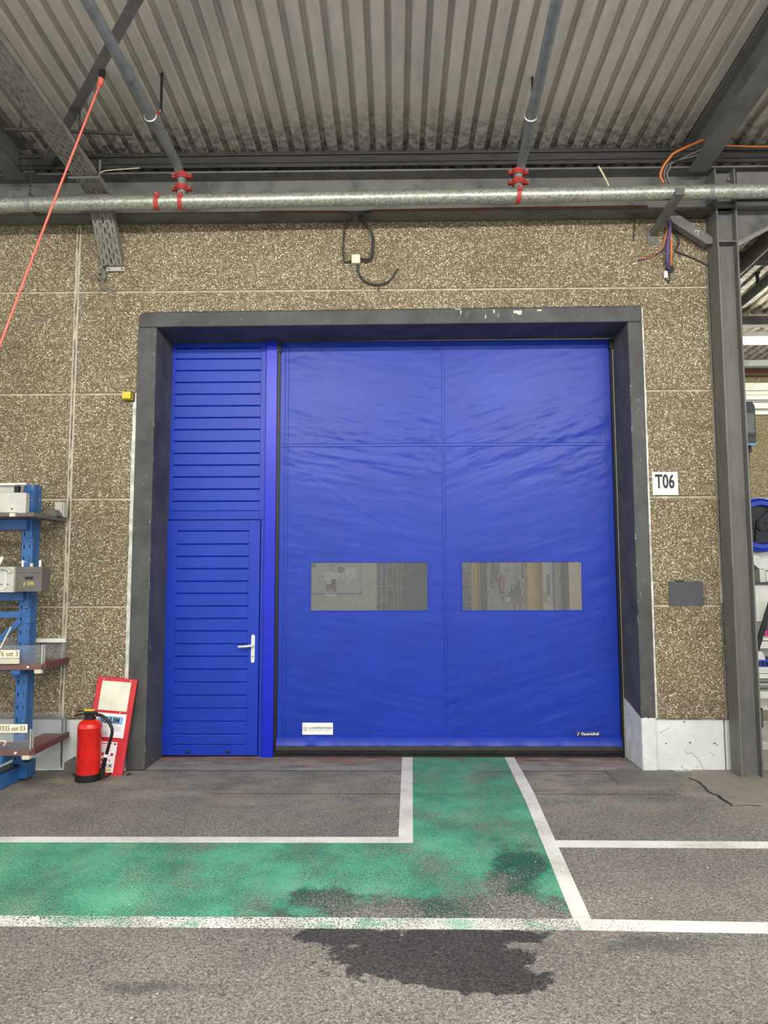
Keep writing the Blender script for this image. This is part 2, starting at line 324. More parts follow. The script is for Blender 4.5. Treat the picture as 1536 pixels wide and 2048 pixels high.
# ---------------------------------------------------------------- mesh helpers
class MB:
    def __init__(s): s.v = []; s.f = []; s.mi = []; s.cur = 0
    def add(s, vs, fs):
        b = len(s.v); s.v += [tuple(q) for q in vs]; s.f += [tuple(b+i for i in f) for f in fs]; s.mi += [s.cur]*len(fs); return s
    def mat(s, i): s.cur = i; return s
    def box(s, x0, x1, y0, y1, z0, z1, m=None):
        vs = [Vector(q) for q in ((x0,y0,z0),(x1,y0,z0),(x1,y1,z0),(x0,y1,z0),(x0,y0,z1),(x1,y0,z1),(x1,y1,z1),(x0,y1,z1))]
        if m: vs = [m @ q for q in vs]
        return s.add(vs, [(0,3,2,1),(4,5,6,7),(0,1,5,4),(1,2,6,5),(2,3,7,6),(3,0,4,7)])
    def prism(s, pts, axis, a, b):
        """extrude a closed 2D outline along an axis ('x': pts are (y,z), 'y': (x,z), 'z': (x,y))"""
        mk = {'x': lambda p, t: (t, p[0], p[1]), 'y': lambda p, t: (p[0], t, p[1]), 'z': lambda p, t: (p[0], p[1], t)}[axis]
        n = len(pts); vs = [mk(p, a) for p in pts]+[mk(p, b) for p in pts]
        return s.add(vs, [tuple(range(n))[::-1], tuple(range(n, 2*n))]+[(i, (i+1) % n, n+(i+1) % n, n+i) for i in range(n)])
    def ibeam(s, p0, p1, up, h, w, tf, tw):
        """I section between two points, flange normal 'up'"""
        p0, p1, up = Vector(p0), Vector(p1), Vector(up).normalized(); d = (p1-p0).normalized(); sd = d.cross(up).normalized(); up = sd.cross(d)
        o = [(-w/2,0),(w/2,0),(w/2,tf),(tw/2,tf),(tw/2,h-tf),(w/2,h-tf),(w/2,h),(-w/2,h),(-w/2,h-tf),(-tw/2,h-tf),(-tw/2,tf),(-w/2,tf)]
        vs = [p0+sd*a+up*b for a, b in o]+[p1+sd*a+up*b for a, b in o]; n = 12
        return s.add(vs, [(i, (i+1) % n, n+(i+1) % n, n+i) for i in range(n)]+[(0,1,2,11),(11,2,3,10),(10,3,4,9),(9,4,5,8),(8,5,6,7)]+[(n,n+11,n+2,n+1),(n+11,n+10,n+3,n+2),(n+10,n+9,n+4,n+3),(n+9,n+8,n+5,n+4),(n+8,n+7,n+6,n+5)])
    def bar(s, p0, p1, w, h, up=(0,0,1)):
        p0, p1 = Vector(p0), Vector(p1); d = (p1-p0).normalized(); up = Vector(up)
        sd = d.cross(up)
        sd = sd.normalized() if sd.length > 1e-5 else Vector((1,0,0)); u = sd.cross(d)
        vs = [q+sd*a*w/2+u*b*h/2 for q in (p0, p1) for a, b in ((-1,-1),(1,-1),(1,1),(-1,1))]
        return s.add(vs, [(0,1,2,3),(7,6,5,4),(0,4,5,1),(1,5,6,2),(2,6,7,3),(3,7,4,0)])
    def angle(s, p0, p1, a, t, up=(0,0,1)):
        """L section"""
        p0, p1 = Vector(p0), Vector(p1); d = (p1-p0).normalized(); sd = d.cross(Vector(up)).normalized(); u = sd.cross(d)
        o = [(0,0),(a,0),(a,t),(t,t),(t,a),(0,a)]; n = 6
        vs = [q+sd*x+u*y for q in (p0, p1) for x, y in o]
        return s.add(vs, [(i, (i+1) % n, n+(i+1) % n, n+i) for i in range(n)]+[(5,4,3,0),(3,2,1,0),(n,n+3,n+4,n+5),(n,n+1,n+2,n+3)])
    def tube(s, pts, r, seg=10, caps=True):
        pts = [Vector(p) for p in pts]; rs = r if isinstance(r, (list, tuple)) else [r]*len(pts)
        n0 = None; rings = []
        for i, p in enumerate(pts):
            d = ((pts[min(i+1, len(pts)-1)]-pts[max(i-1, 0)])).normalized()
            if n0 is None: n0 = d.orthogonal().normalized()
            else:
                n0 = n0-d*n0.dot(d); n0 = n0.normalized() if n0.length > 1e-6 else d.orthogonal().normalized()
            b = d.cross(n0)
            rings.append([p+(n0*cos(2*pi*k/seg)+b*sin(2*pi*k/seg))*rs[i] for k in range(seg)])
        vs = [q for g in rings for q in g]; fs = []
        for i in range(len(pts)-1):
            for k in range(seg): fs.append((i*seg+k, i*seg+(k+1) % seg, (i+1)*seg+(k+1) % seg, (i+1)*seg+k))
        if caps: fs += [tuple(range(seg))[::-1], tuple((len(pts)-1)*seg+k for k in range(seg))]
        return s.add(vs, fs)
    def lathe(s, prof, seg=32, c=(0,0,0)):
        vs = []; fs = []
        for r, z in prof: vs += [(c[0]+r*cos(2*pi*k/seg), c[1]+r*sin(2*pi*k/seg), c[2]+z) for k in range(seg)]
        for i in range(len(prof)-1):
            for k in range(seg): fs.append((i*seg+k, i*seg+(k+1) % seg, (i+1)*seg+(k+1) % seg, (i+1)*seg+k))
        fs += [tuple(range(seg))[::-1], tuple((len(prof)-1)*seg+k for k in range(seg))]
        return s.add(vs, fs)
    def disc(s, c, r, d, axis='y', seg=20, r0=0.0):
        """short cylinder or ring facing along an axis, centre c, thickness d"""
        c = Vector(c); e1, e2, e3 = {'y': ((1,0,0),(0,0,1),(0,1,0)), 'x': ((0,1,0),(0,0,1),(1,0,0)), 'z': ((1,0,0),(0,1,0),(0,0,1))}[axis]
        e1, e2, e3 = Vector(e1), Vector(e2), Vector(e3)
        ring = lambda rr, t: [c+e1*rr*cos(2*pi*k/seg)+e2*rr*sin(2*pi*k/seg)+e3*t for k in range(seg)]
        if r0 <= 0:
            return s.add(ring(r, -d/2)+ring(r, d/2), [tuple(range(seg)), tuple(range(2*seg-1, seg-1, -1))]+[(k, seg+k, seg+(k+1) % seg, (k+1) % seg) for k in range(seg)])
        vs = ring(r, -d/2)+ring(r, d/2)+ring(r0, -d/2)+ring(r0, d/2); fs = []
        for k in range(seg):
            j = (k+1) % seg
            fs += [(k, seg+k, seg+j, j), (2*seg+k, 2*seg+j, 3*seg+j, 3*seg+k), (k, j, 2*seg+j, 2*seg+k), (seg+k, 3*seg+k, 3*seg+j, seg+j)]
        return s.add(vs, fs)
    def slotted(s, o, ux, uy, th, Wd, L, cols, pitch, sl, off=0.0, stag=False):
        """plate with real slots: o corner, ux across, uy along, cols = list of (x0,x1) slot columns"""
        o, ux, uy = Vector(o), Vector(ux).normalized(), Vector(uy).normalized(); n = ux.cross(uy).normalized()*th
        def q(x0, x1, y0, y1):
            a = [o+ux*x+uy*y for x, y in ((x0,y0),(x1,y0),(x1,y1),(x0,y1))]; b = [p+n for p in a]
            s.add(a+b, [(0,1,2,3),(7,6,5,4),(0,4,5,1),(1,5,6,2),(2,6,7,3),(3,7,4,0)])
        x = 0.0
        for ci, (c0, c1) in enumerate(cols):
            q(x, c0, 0, L); x = c1
            y = 0.0; k = off+(pitch*.5 if stag and ci % 2 else 0)
            while k < L:
                if k > y: q(c0, c1, y, min(k, L))
                y = k+sl; k += pitch
            if y < L: q(c0, c1, y, L)
        q(x, Wd, 0, L); return s
    def text(s, txt, size, org, ux=(1,0,0), uy=(0,0,1), depth=.0006, align='CENTER', bold=0.0, xs=1.0):
        c = bpy.data.curves.new('t', 'FONT'); c.body = txt; c.size = size; c.align_x = align; c.align_y = 'CENTER'; c.extrude = depth; c.offset = bold; c.resolution_u = 3
        o = bpy.data.objects.new('t', c); COL.objects.link(o); bpy.context.view_layer.update()
        me = bpy.data.meshes.new_from_object(o.evaluated_get(bpy.context.evaluated_depsgraph_get()))
        ux, uy, org = Vector(ux).normalized(), Vector(uy).normalized(), Vector(org); n = ux.cross(uy)
        s.add([org+ux*v.co.x*xs+uy*v.co.y+n*v.co.z for v in me.vertices], [tuple(p.vertices) for p in me.polygons])
        bpy.data.objects.remove(o); bpy.data.curves.remove(c); bpy.data.meshes.remove(me); return s
    def build(s, name, mats, parent=None, smooth=False, bevel=0.0, base=True):
        me = bpy.data.meshes.new(name)
        lo = [min(q[i] for q in s.v) for i in range(3)]; hi = [max(q[i] for q in s.v) for i in range(3)]
        org = Vector(((lo[0]+hi[0])/2, (lo[1]+hi[1])/2, lo[2])) if base else Vector((0,0,0))
        me.from_pydata([tuple(Vector(q)-org) for q in s.v], [], s.f)
        mats = mats if isinstance(mats, (list, tuple)) else [mats]
        for m in mats: me.materials.append(M[m])
        me.polygons.foreach_set('material_index', s.mi)
        b = bmesh.new(); b.from_mesh(me); bmesh.ops.recalc_face_normals(b, faces=b.faces[:]); b.to_mesh(me); b.free()
        if smooth:
            me.polygons.foreach_set('use_smooth', [True]*len(me.polygons)); me.set_sharp_from_angle(angle=radians(40))
        o = bpy.data.objects.new(name, me); COL.objects.link(o); o.location = org
        if parent: o.parent = parent
        if bevel:
            bv = o.modifiers.new('bevel', 'BEVEL'); bv.width = bevel; bv.segments = 2; bv.limit_method = 'ANGLE'; bv.angle_limit = radians(50)
        return o
def smooth_path(pts, k=6):
    pts = [Vector(p) for p in pts]; out = []
    for i in range(len(pts)-1):
        a, b, c, d = pts[max(i-1, 0)], pts[i], pts[i+1], pts[min(i+2, len(pts)-1)]
        for j in range(k):
            t = j/k; out.append(.5*((2*b)+(c-a)*t+(2*a-5*b+4*c-d)*t*t+(3*b-a-3*c+d)*t**3))
    return out+[pts[-1]]
def tag(o, label=None, cat=None, group=None, kind=None):
    if label: o['label'] = label
    if cat: o['category'] = cat
    if group: o['group'] = group
    if kind: o['kind'] = kind
    return o
def thing(name, loc, label, cat, group=None, rz=0.0):
    o = bpy.data.objects.new(name, None); COL.objects.link(o); o.location = loc; o.rotation_euler = (0, 0, rz); o.empty_display_size = .1
    return tag(o, label, cat, group)
def struct(name, label=None, loc=(0,0,0)):
    o = bpy.data.objects.new(name, None); COL.objects.link(o); o.location = loc; o.empty_display_size = .1
    return tag(o, label, None, None, 'structure')
def copy_tree(o, parent=None):
    c = o.copy(); COL.objects.link(c); c.parent = parent
    for ch in o.children: copy_tree(ch, c)
    return c
# ================================================================ FLOOR
def struct_mesh(o, label, cat): return tag(o, label, cat, None, 'structure')
f = MB().box(-9, 9, -13, .0, -.2, 0)
floor = struct_mesh(f.build('floor', 'asphalt'), 'worn grey asphalt floor with painted walkway lines', 'floor')
fl = floor.location.copy()
def on_floor(mb, name, mat, **k):
    o = mb.build(name, mat, None, **k); o.parent = floor; o.location -= fl; return o
# threshold slab in the opening and seam strips
th = MB().box(-2.10, 2.05, .002, .75, -.2, .001); o = on_floor(th, 'threshold_slab', 'threshold'); o['label'] = 'reddish worn concrete threshold under the blue doors'
on_floor(MB().box(-2.9, 2.3, -.006, .004, -.01, .0012), 'floor_seam', 'black_plastic')
on_floor(MB().box(-1.4, 2.1, -.622, -.615, -.01, .0010), 'floor_seam', 'rubber')
# raised slab with a broken edge beside the column
edge = [G(1381,1556), G(1402,1566), G(1415,1575), G(1418,1583), G(1438,1591), G(1452,1604), G(1466,1611), G(1500,1610), G(1545,1613)]
pts = [(q.x, q.y) for q in edge]
sl = [(a+random.uniform(-.012,.012), b+random.uniform(-.008,.008)) for a, b in [p for i in range(len(pts)-1) for p in [pts[i], ((pts[i][0]+pts[i+1][0])/2, (pts[i][1]+pts[i+1][1])/2)]]]
ck = [(a-.012-random.uniform(0, .012), b-random.uniform(.002, .014)) for a, b in sl]
on_floor(MB().prism(ck+sl[::-1], 'z', -.01, .0012), 'crack', 'rubber')['label'] = 'dark crack along the broken slab edge'
sl += [(4.6, pts[-1][1]), (4.6, .02), (2.45, .02)]
o = on_floor(MB().prism(sl, 'z', -.02, .009), 'slab', 'slab', bevel=.004); o['label'] = 'lighter broken-edged concrete slab around the steel column'
# paint: every marking a thin coat of its own
T = .0022
def paint(pts, name, mat, lab, z=T):
    o = on_floor(MB().prism([(x, y) for x, y in pts], 'z', .0003, z), name, mat); o['label'] = lab
paint([(-8, -1.59), (.10, -1.59), (.148, .55), (.985, .54), (.93, -.3), (.935, -1.5), (.855, -2.55), (-8, -2.55)], 'walkway_paint', 'paint_green', 'faded green painted walkway', .0016)
paint([(.017, -1.49), (-8, -1.54), (-8, -1.63), (.104, -1.582), (.155, .56), (.062, .56)], 'painted_line', 'paint_white', 'white line cornering along the green walkway')
paint([(.972, .53), (1.056, .53), (1.03, -.55), (.917, -2.55), (.832, -2.54), (.93, -.8)], 'painted_line', 'paint_white', 'white line running from the door across the walkway', .0026)
paint([(.975, -1.535), (8, -1.60), (8, -1.69), (.965, -1.645)], 'painted_line', 'paint_white', 'white line on the grey asphalt right of the walkway')
paint([(-8, -2.51), (.85, -2.53), (.85, -2.635), (-8, -2.605)], 'painted_line', 'paint_white_worn', 'worn white line speckled with green paint')
paint([(.85, -2.53), (8, -2.73), (8, -2.83), (.85, -2.635)], 'painted_line', 'paint_white', 'white line in front of the bare asphalt corner')
# loose grit
rnd = random.Random(3)
pe = MB()
for k in range(46):
    x, y = rnd.uniform(-2.6, 2.8), rnd.uniform(-3.4, -.1); r = rnd.uniform(.0018, .004)
    pe.add([(x-r, y-r, 0), (x+r, y-r*.7, 0), (x+r*.8, y+r, 0), (x-r*.6, y+r*.9, 0), (x, y, r*1.4)], [(0,1,4),(1,2,4),(2,3,4),(3,0,4),(3,2,1,0)])
g = pe.build('grit', 'pebble'); tag(g, 'tiny pale grit grains scattered over the asphalt', 'grit', None, 'stuff')

# floor of the bay behind (rises very slightly)
SL = .0088
hf = MB().add([(-14, .75, 0), (14, .75, 0), (14, 100, SL*99), (-14, 100, SL*99), (-14, .75, -.3), (14, .75, -.3), (14, 100, -.3), (-14, 100, -.3)], [(0,1,2,3),(4,7,6,5),(0,4,5,1),(1,5,6,2),(2,6,7,3),(3,7,4,0)])
hall_floor = struct_mesh(hf.build('floor', 'hall_floor'), 'smooth pale concrete floor of the bay behind', 'floor')
hff = MB().box(2.3, 14, .0, .752, -.2, .0012); hm = hff.build('floor_strip', 'hall_floor'); hm.parent = hall_floor; hm.location -= hall_floor.location
def hz(y): return SL*max(0, y-1)
for k, (x0, x1, y0, y1, sk) in enumerate([(3.1, 8, .75, .95, 0), (3.0, 8, 1.7, 1.95, .5), (3.2, 3.6, .95, 1.75, .6)]):
    mk = MB().prism([(x0, y0), (x1, y0), (x1+sk, y1), (x0+sk, y1)], 'z', 0, hz(y1)+.006).build('painted_line', 'paint_white'); mk.parent = hall_floor; mk.location -= hall_floor.location
# steel plate on the floor
fp = [G(1209,1542), G(1238,1570), G(1368,1570), G(1338,1543)]
tag(MB().prism([(q.x, q.y) for q in fp], 'z', 0, .010).build('floor_plate', 'floor_plate', bevel=.002), 'flat grey steel plate lying on the floor by the right jamb', 'plate')

# ================================================================ WALL
core = MB()
core.box(-9, -2.23, .012, .35, .42, 4.735); core.box(2.15, 2.93, .012, .35, .42, 4.735); core.box(-2.23, 2.15, .012, .35, 3.92, 4.735)
wall = struct_mesh(core.build('wall_back', 'mortar', base=False), 'exposed-aggregate concrete panel wall around the blue doors', 'wall')
def panel(x0, x1, z0, z1):
    MB().box(x0, x1, 0, .06, z0, z1).build('panel', 'aggregate', wall, bevel=.006)
rows = [(.425, 1.343), (1.362, 2.262), (2.282, 3.185), (3.205, 4.105), (4.123, 4.735)]
for i, (a, b) in enumerate(rows):
    panel(-5.6, -2.825, a, b); panel(-9, -5.62, a, b)
    if i < 3:
        panel(-2.784, -2.278, a, b); panel(2.175, 2.735, a, b)
    panel(2.752, 2.92, a, b)
panel(-2.784, 2.735, *rows[4])
a, b = rows[3]
MB().prism([(-2.784, a), (-2.252, a), (-2.252, 3.926), (2.172, 3.949), (2.172, a), (2.735, a), (2.735, b), (-2.784, b)], 'y', 0, .06).build('panel', 'aggregate', wall, bevel=.006)
# pale filler strips between panels and the black frame, wide vertical joint
def strip(x0, x1, z0, z1, mat='mortar_white', y=.004, nm='joint_filler'):
    n = 26; L = []; R = []
    for k in range(n+1):
        z = z0+(z1-z0)*k/n; L.append((x0+random.uniform(-.004, .004), z)); R.append((x1+random.uniform(-.003, .003), z))
    MB().prism(L+R[::-1], 'y', y, .05).build(nm, mat, wall)
strip(-2.278, -2.24, .42, 3.20); strip(2.148, 2.176, .43, 3.93); strip(-2.828, -2.781, .42, 4.7, 'joint_stained', .005)
strip(2.736, 2.752, .42, 4.5, 'mortar', .008)
# white plinth blocks
bb = struct_mesh(MB().box(-9, -2.23, .06, .34, 0, .42).box(2.15, 2.93, .06, .34, 0, .42).build('baseboard_back', 'rubber', base=False), 'white painted concrete plinth at the foot of the wall', 'plinth')
for x0, x1 in ((-9, -5.62), (-5.6, -2.815), (-2.797, -2.24), (2.157, 2.728), (2.740, 2.92)):
    n = 14; pts = [(x0, .0), (x1, .0)]+[(x1+(x0-x1)*k/n, .415+random.uniform(-.004, .002)) for k in range(n+1)]
    MB().prism(pts, 'y', .028, .10).build('plinth_block', 'plinth_paint', bb, bevel=.006)
# dents and hairline cracks in the right plinth block
def crackline(px, r=.0022):
    o = MB().tube([P(a, b, .0285) for a, b in px], r, 5).build('crack', 'concrete_block', bb)
crackline([(1370, 1502), (1375, 1507), (1384, 1506), (1391, 1513), (1400, 1524), (1404, 1533), (1408, 1539)])
crackline([(1362, 1530), (1368, 1538), (1376, 1540)]); crackline([(1417, 1503), (1424, 1507), (1428, 1512)], .0015); crackline([(1391, 1532), (1397, 1536)], .0015)
crackline([(1340, 1455), (1326, 1462), (1318, 1466)], .0015)
for px, py, r in ((1332, 1487, .010), (1380, 1485, .012), (1429, 1487, .012), (1434, 1490, .008), (1322, 1466, .006), (1368, 1444, .010)):
    c = P(px, py, .0285); MB().prism([(c.x+r*random.uniform(.5, 1.3)*cos(k*pi/4), c.z+r*.7*random.uniform(.5, 1.3)*sin(k*pi/4)) for k in range(8)], 'y', .0268, .03).build('dent', 'jig_grey', bb)
# seam dirt, conduit in the right joint
tag(MB().tube(smooth_path([(2.745, -.002, 4.4), (2.742, -.004, 3.6), (2.748, -.002, 2.8), (2.742, -.006, 2.0), (2.752, -.01, 1.42), (2.738, -.004, 1.33), (2.742, -.004, .8), (2.746, -.002, .43)]), .007, 8).build('cable', 'steel_dark', None, True), 'thin grey cable running down the wall joint beside the column', 'cable')

# black frame of the opening
fr = struct('trim_1'); tag(fr, 'black painted concrete frame around the blue doors', 'frame')
def rough_prism(pts, a, b, nm):
    MB().prism(pts, 'y', a, b).build(nm, 'black_frame', fr, bevel=.010)
rough_prism([(-2.246, 0), (-2.088, 0), (-2.082, 3.79), (-2.246, 3.789)], -.006, .75, 'jamb')
rough_prism([(2.038, 0), (2.158, 0), (2.160, 3.8065), (2.034, 3.806)], -.006, .75, 'jamb')
rough_prism([(-2.246, 3.7895), (-2.082, 3.7905), (2.034, 3.8065), (2.160, 3.807), (2.160, 3.945), (-2.20, 3.922), (-2.228, 3.914), (-2.243, 3.892)], -.006, .75, 'lintel')
for x, z, w, h in ((.56, 3.93, .05, .012), (.585, 3.90, .012, .045), (.875, 3.905, .014, .04), (1.08, 3.90, .075, .05), (1.27, 3.915, .04, .018), (.8, 3.86, .01, .03)):
    pts = [(x+w*(-.5+k/5)*random.uniform(.85, 1.1), z-h*.5*random.uniform(.3, 1.1)) for k in range(6)]+[(x+w*(.5-k/5)*random.uniform(.85, 1.1), z+h*.5*random.uniform(.3, 1.1)) for k in range(6)]
    MB().prism(pts, 'y', -.0072, -.002).build('plaster_chip', 'mortar_white', fr)

# ================================================================ DOOR LEAF UNIT (left)
D = .45
d1 = struct('door_1'); tag(d1, 'blue panelled side door with fixed boarded panel above', 'door')
xl, xr = -2.112, -1.197
zt = 3.802
def zy(y, x=430): return P(x, y, D).z
ub = [zy(600+q/4.267) for q in (407,497,597,697,799,899,1000,1101,1202,1305,1406,1507,1612,1715,1800)]
lb = [zy(1020+q/3.792) for q in (157,258,351,444,539,632,728,823,917,1014,1110,1208,1305,1405,1503,1603,1700,1780)]
ux0, ux1 = -2.054, -1.247
# outer frame of the unit
def fpart(nm, *b, bev=.003, mat='blue_frame', par=d1): return MB().box(*b).build(nm, mat, par, bevel=bev)
zm0, zm1 = 2.127, ub[-1]
up = MB().box(xl, ux0, D, D+.06, zm0, zt).build('upper_frame_stile', 'blue_frame', d1, bevel=.003)
fpart('upper_frame_stile', ux1, xr, D, D+.06, zm0, zt)
fpart('upper_frame_rail', ux0, ux1, D, D+.06, ub[0], zt)
fpart('upper_frame_rail', ux0, ux1, D, D+.06, zm0, ub[-1])
def boards(bs, x0, x1, y, par):
    for i in range(len(bs)-1):
        a, b = bs[i+1], bs[i]
        pts = [(y+.012, a), (y+.004, a+.003), (y, a+.006), (y, b-.011), (y+.007, b-.002), (y+.03, b-.001), (y+.03, a)]
        MB().prism(pts, 'x', x0, x1).build('board', 'blue_board', par)
boards(ub, ux0-.002, ux1+.002, D+.012, d1)
fpart('backing_panel', xl+.02, xr-.02, D+.043, D+.06, .02, zt-.02, bev=0)
# leaf jambs
fpart('door_jamb', xl, -2.092, D, D+.06, 0, zm0); fpart('door_jamb', -1.228, xr, D, D+.06, 0, zm0)
lf0, lf1 = -2.088, -1.233
lx0, lx1 = -1.998, -1.336
leaf = MB()
leaf.box(lf0, lx0, D-.012, D+.04, .014, 2.120); leaf.box(lx1, lf1, D-.012, D+.04, .014, 2.120)
leaf.box(lx0, lx1, D-.012, D+.04, lb[0], 2.120); leaf.box(lx0, lx1, D-.012, D+.04, .014, lb[-1])
leaf = leaf.build('door_leaf', 'blue_frame', d1, bevel=.003); leaf['label'] = 'blue door leaf with white lever handle'
lo = leaf.location.copy()
def onleaf(mb, nm, mat, **k):
    o = mb.build(nm, mat, None, **k); o.parent = leaf; o.location -= lo; return o
for i in range(len(lb)-1):
    a, b = lb[i+1], lb[i]; y = D-.003
    onleaf(MB().prism([(y+.012, a), (y+.004, a+.003), (y, a+.006), (y, b-.011), (y+.007, b-.002), (y+.03, b-.001), (y+.03, a)], 'x', lx0-.002, lx1+.002), 'board', 'blue_board')
hp = MB(); pl = [(-.017, -.13)]
hp.prism([(-1.283+.0175*cos(t), .955+(.108 if sin(t) > 0 else -.108)+.0175*sin(t)) for t in [k*pi/8+.001 for k in range(16)]], 'y', D-.022, D-.011)
o = onleaf(hp, 'handle_plate', 'handle_white', bevel=.002); o['label'] = 'long white handle backplate'
lv = MB().tube([(-1.283, D-.02, .985), (-1.283, D-.055, .985)], .011, 12).tube(smooth_path([(-1.279, D-.058, .986), (-1.30, D-.060, .985), (-1.35, D-.060, .979), (-1.408, D-.058, .977)]), [.011]*7+[.0105]*6+[.009]*6, 12)
o = onleaf(lv, 'door_handle', 'handle_white', smooth=True); o['label'] = 'white lever handle'
onleaf(MB().disc((-1.283, D-.0225, .885), .008, .003), 'keyhole', 'ink_grey')
for z in (1.90, .20):
    onleaf(MB().tube([(-2.090, D-.018, z-.062), (-2.090, D-.018, z+.062)], .009, 10).box(-2.088, -2.07, D-.016, D-.010, z-.055, z+.055), 'hinge', 'blue_frame', smooth=True)
for px in (377, 457):
    q = P(px, 1503, D)
    onleaf(MB().box(q.x-.018, q.x+.018, D-.020, D-.010, q.z-.012, q.z+.010), 'drain_cap', 'black_plastic', bevel=.004)
fpart('frame_gap', -2.094, -1.226, D+.03, D+.05, .004, 2.128, bev=0, mat='gasket')
# post between the side door and the roll-up door
po = fpart('post', -1.192, -1.090, D-.03, D+.10, 0, 3.80, bev=.004, mat='blue_post'); po['label'] = 'bright blue vertical post'
fpart('post_gap', -1.198, -1.190, D+.0, D+.05, 0, 3.80, bev=0, mat='gasket')

# ================================================================ ROLL-UP DOOR
d2 = struct('door_2'); tag(d2, 'blue roll-up curtain door with two clear window strips', 'door')
CX0, CX1, CZ0, CZ1 = -1.062, 2.008, .183, 3.86
WIN = [(-.765, .300, 1.293, 1.730), (.613, 1.694, 1.293, 1.730)]
SX, SZ = .455, 2.816
def nz(x, y, s=0.0): return noise.noise(Vector((x, y, s)))
def wr(x, z):
    """sagging folds of the PVC sheet, metres towards the viewer"""
    if x < SX: a, s = radians(-9), 3.0
    else: a, s = radians(17), 11.0
    u = (x*cos(a)+z*sin(a)); v = (-x*sin(a)+z*cos(a))
    u2 = u+.3*nz(u*1.3, v*1.3, s+5)
    amp = .35+.9*max(0, nz(x*.9, z*.9, s+2))
    amp += 1.5*math.exp(-((z-2.92)/.28)**2)*min(1, abs(x-SX)*3+.3)+.9*math.exp(-((z-2.62)/.18)**2)
    amp += .8*math.exp(-((z-.45)/.35)**2)*(1 if x > 1.2 else .3)
    h = 1.55*amp*(.0018*nz(u2*1.3, v*6.5, s)+.0015*nz(u2*2.6, v*14, s+1)+.0009*nz(u2*5, v*26, s+3)+.0004*nz(u2*11, v*44, s+4))
    # sharper diagonal creases above and below the seam
    if abs(z-SZ) < .34:
        b = radians(-42 if (x < SX) else 34) if z > SZ else radians(38 if x > SX else -30)
        w = (-x*sin(b)+z*cos(b)); t = x*cos(b)+z*sin(b)
        h += .0046*max(0, nz(t*2.6, w*19, s+7))*math.exp(-(abs(z-SZ)/.15)**1.5)*min(1, (x-CX0)*4)
    # one long crease
    d = (z-(2.50-.62*(x+.75))); h += .0011*math.exp(-(d/.010)**2)*(1 if -.78 < x < .15 else 0)
    e = min(1, (x-CX0)/.10, (CX1-x)/.10); h += .004*nz(x*.7, z*.6, 20)
    return h*max(.15, e)
def axis_vals(a, b, step, fixed):
    pts = sorted([a, b]+[q for q in fixed if a < q < b]); out = []
    for p, q in zip(pts, pts[1:]):
        n = max(1, round((q-p)/step)); out += [p+(q-p)*k/n for k in range(n)]
    return out+[b]
xs = axis_vals(CX0, CX1, .0115, [WIN[0][0], WIN[0][1], WIN[1][0], WIN[1][1], SX])
zs = axis_vals(CZ0, CZ1, .0115, [1.293, 1.730, SZ])
cu = MB(); idx = {}
vs = []; fs = []
YC = D+.01
for j, z in enumerate(zs):
    for i, x in enumerate(xs):
        inw = min((max(w[0]-x, x-w[1], w[2]-z, z-w[3]) for w in WIN)); damp = min(1, max(.1, inw/.10))
        vs.append((x, YC-wr(x, z)*(damp), z))
NX = len(xs)
for j in range(len(zs)-1):
    for i in range(NX-1):
        cx, cz = (xs[i]+xs[i+1])/2, (zs[j]+zs[j+1])/2
        if any(w[0] < cx < w[1] and w[2] < cz < w[3] for w in WIN): continue
        fs.append((j*NX+i, j*NX+i+1, (j+1)*NX+i+1, (j+1)*NX+i))
cu.add(vs, fs)
curtain = cu.build('curtain', 'blue_pvc', d2, True, base=False)
# welded seams and hems
def ribbon(pts, w, nm, t=.0016, dirx=(1,0,0)):
    mb = MB()
    for k, off in enumerate((-.4, .4)):
        pp = [Vector((x, YC-wr(x, z)-.0015, z)) for x, z in pts]
        ox = Vector((w*off, 0, 0)) if dirx[0] else Vector((0, 0, w*off))
        mb.tube([q+ox for q in pp], .0028, 6)
    n = len(pts); vs = []
    for x, z in pts:
        for sg in (-.5, .5): vs.append((x+(w*sg if dirx[0] else 0), YC-wr(x, z)-.0020, z+(0 if dirx[0] else w*sg)))
    mb.add(vs, [(2*k, 2*k+1, 2*k+3, 2*k+2) for k in range(n-1)])
    return mb.build(nm, 'blue_pvc', d2, True)
ribbon([(SX, .19+(3.84-.19)*k/160) for k in range(161)], .030, 'vertical_seam')
ribbon([(CX0+.01+(CX1-CX0-.02)*k/160, SZ) for k in range(161)], .034, 'horizontal_seam', dirx=(0,0,1))
for x in (CX0+.045, CX0+.075, CX1-.055):
    MB().tube([(x, YC-wr(x, z)-.001, z) for z in [.19+(3.84-.19)*k/120 for k in range(121)]], .0025, 6).build('side_hem', 'blue_pvc', d2, True)
# bottom pocket (leans out at the bottom) and rubber bar
n = 120; vs = []
for k in range(n+1):
    x = CX0+(CX1-CX0)*k/n; wv = .004*nz(x*6, 1.0, 2)+.003*nz(x*14, 0, 5)
    vs += [(x, YC-wr(x, .183), .1845), (x, YC-.014+wv, .176), (x, YC-.042+wv*1.5, .116), (x, YC-.050, .104), (x, YC-.03, .100)]
fs = [(5*k+j, 5*k+5+j, 5*k+6+j, 5*k+1+j) for k in range(n) for j in range(4)]
bp = MB().add(vs, fs).build('bottom_pocket', 'blue_pvc', d2, True); bp['label'] = 'paler blue hem pocket along the curtain foot'
rb = MB().prism([(YC-.048, .104), (YC-.056, .07), (YC-.050, .034), (YC-.02, .030), (YC+.03, .034), (YC+.03, .104)], 'x', CX0-.005, CX1+.005).build('bottom_seal', 'rubber', d2, bevel=.006)
rb['label'] = 'black rubber bottom seal'
MB().box(CX0, CX1, YC-.02, YC+.03, .0, .034).build('gap_shade_strip', 'rubber', d2)  # dark strip standing in for the shaded gap under the curtain
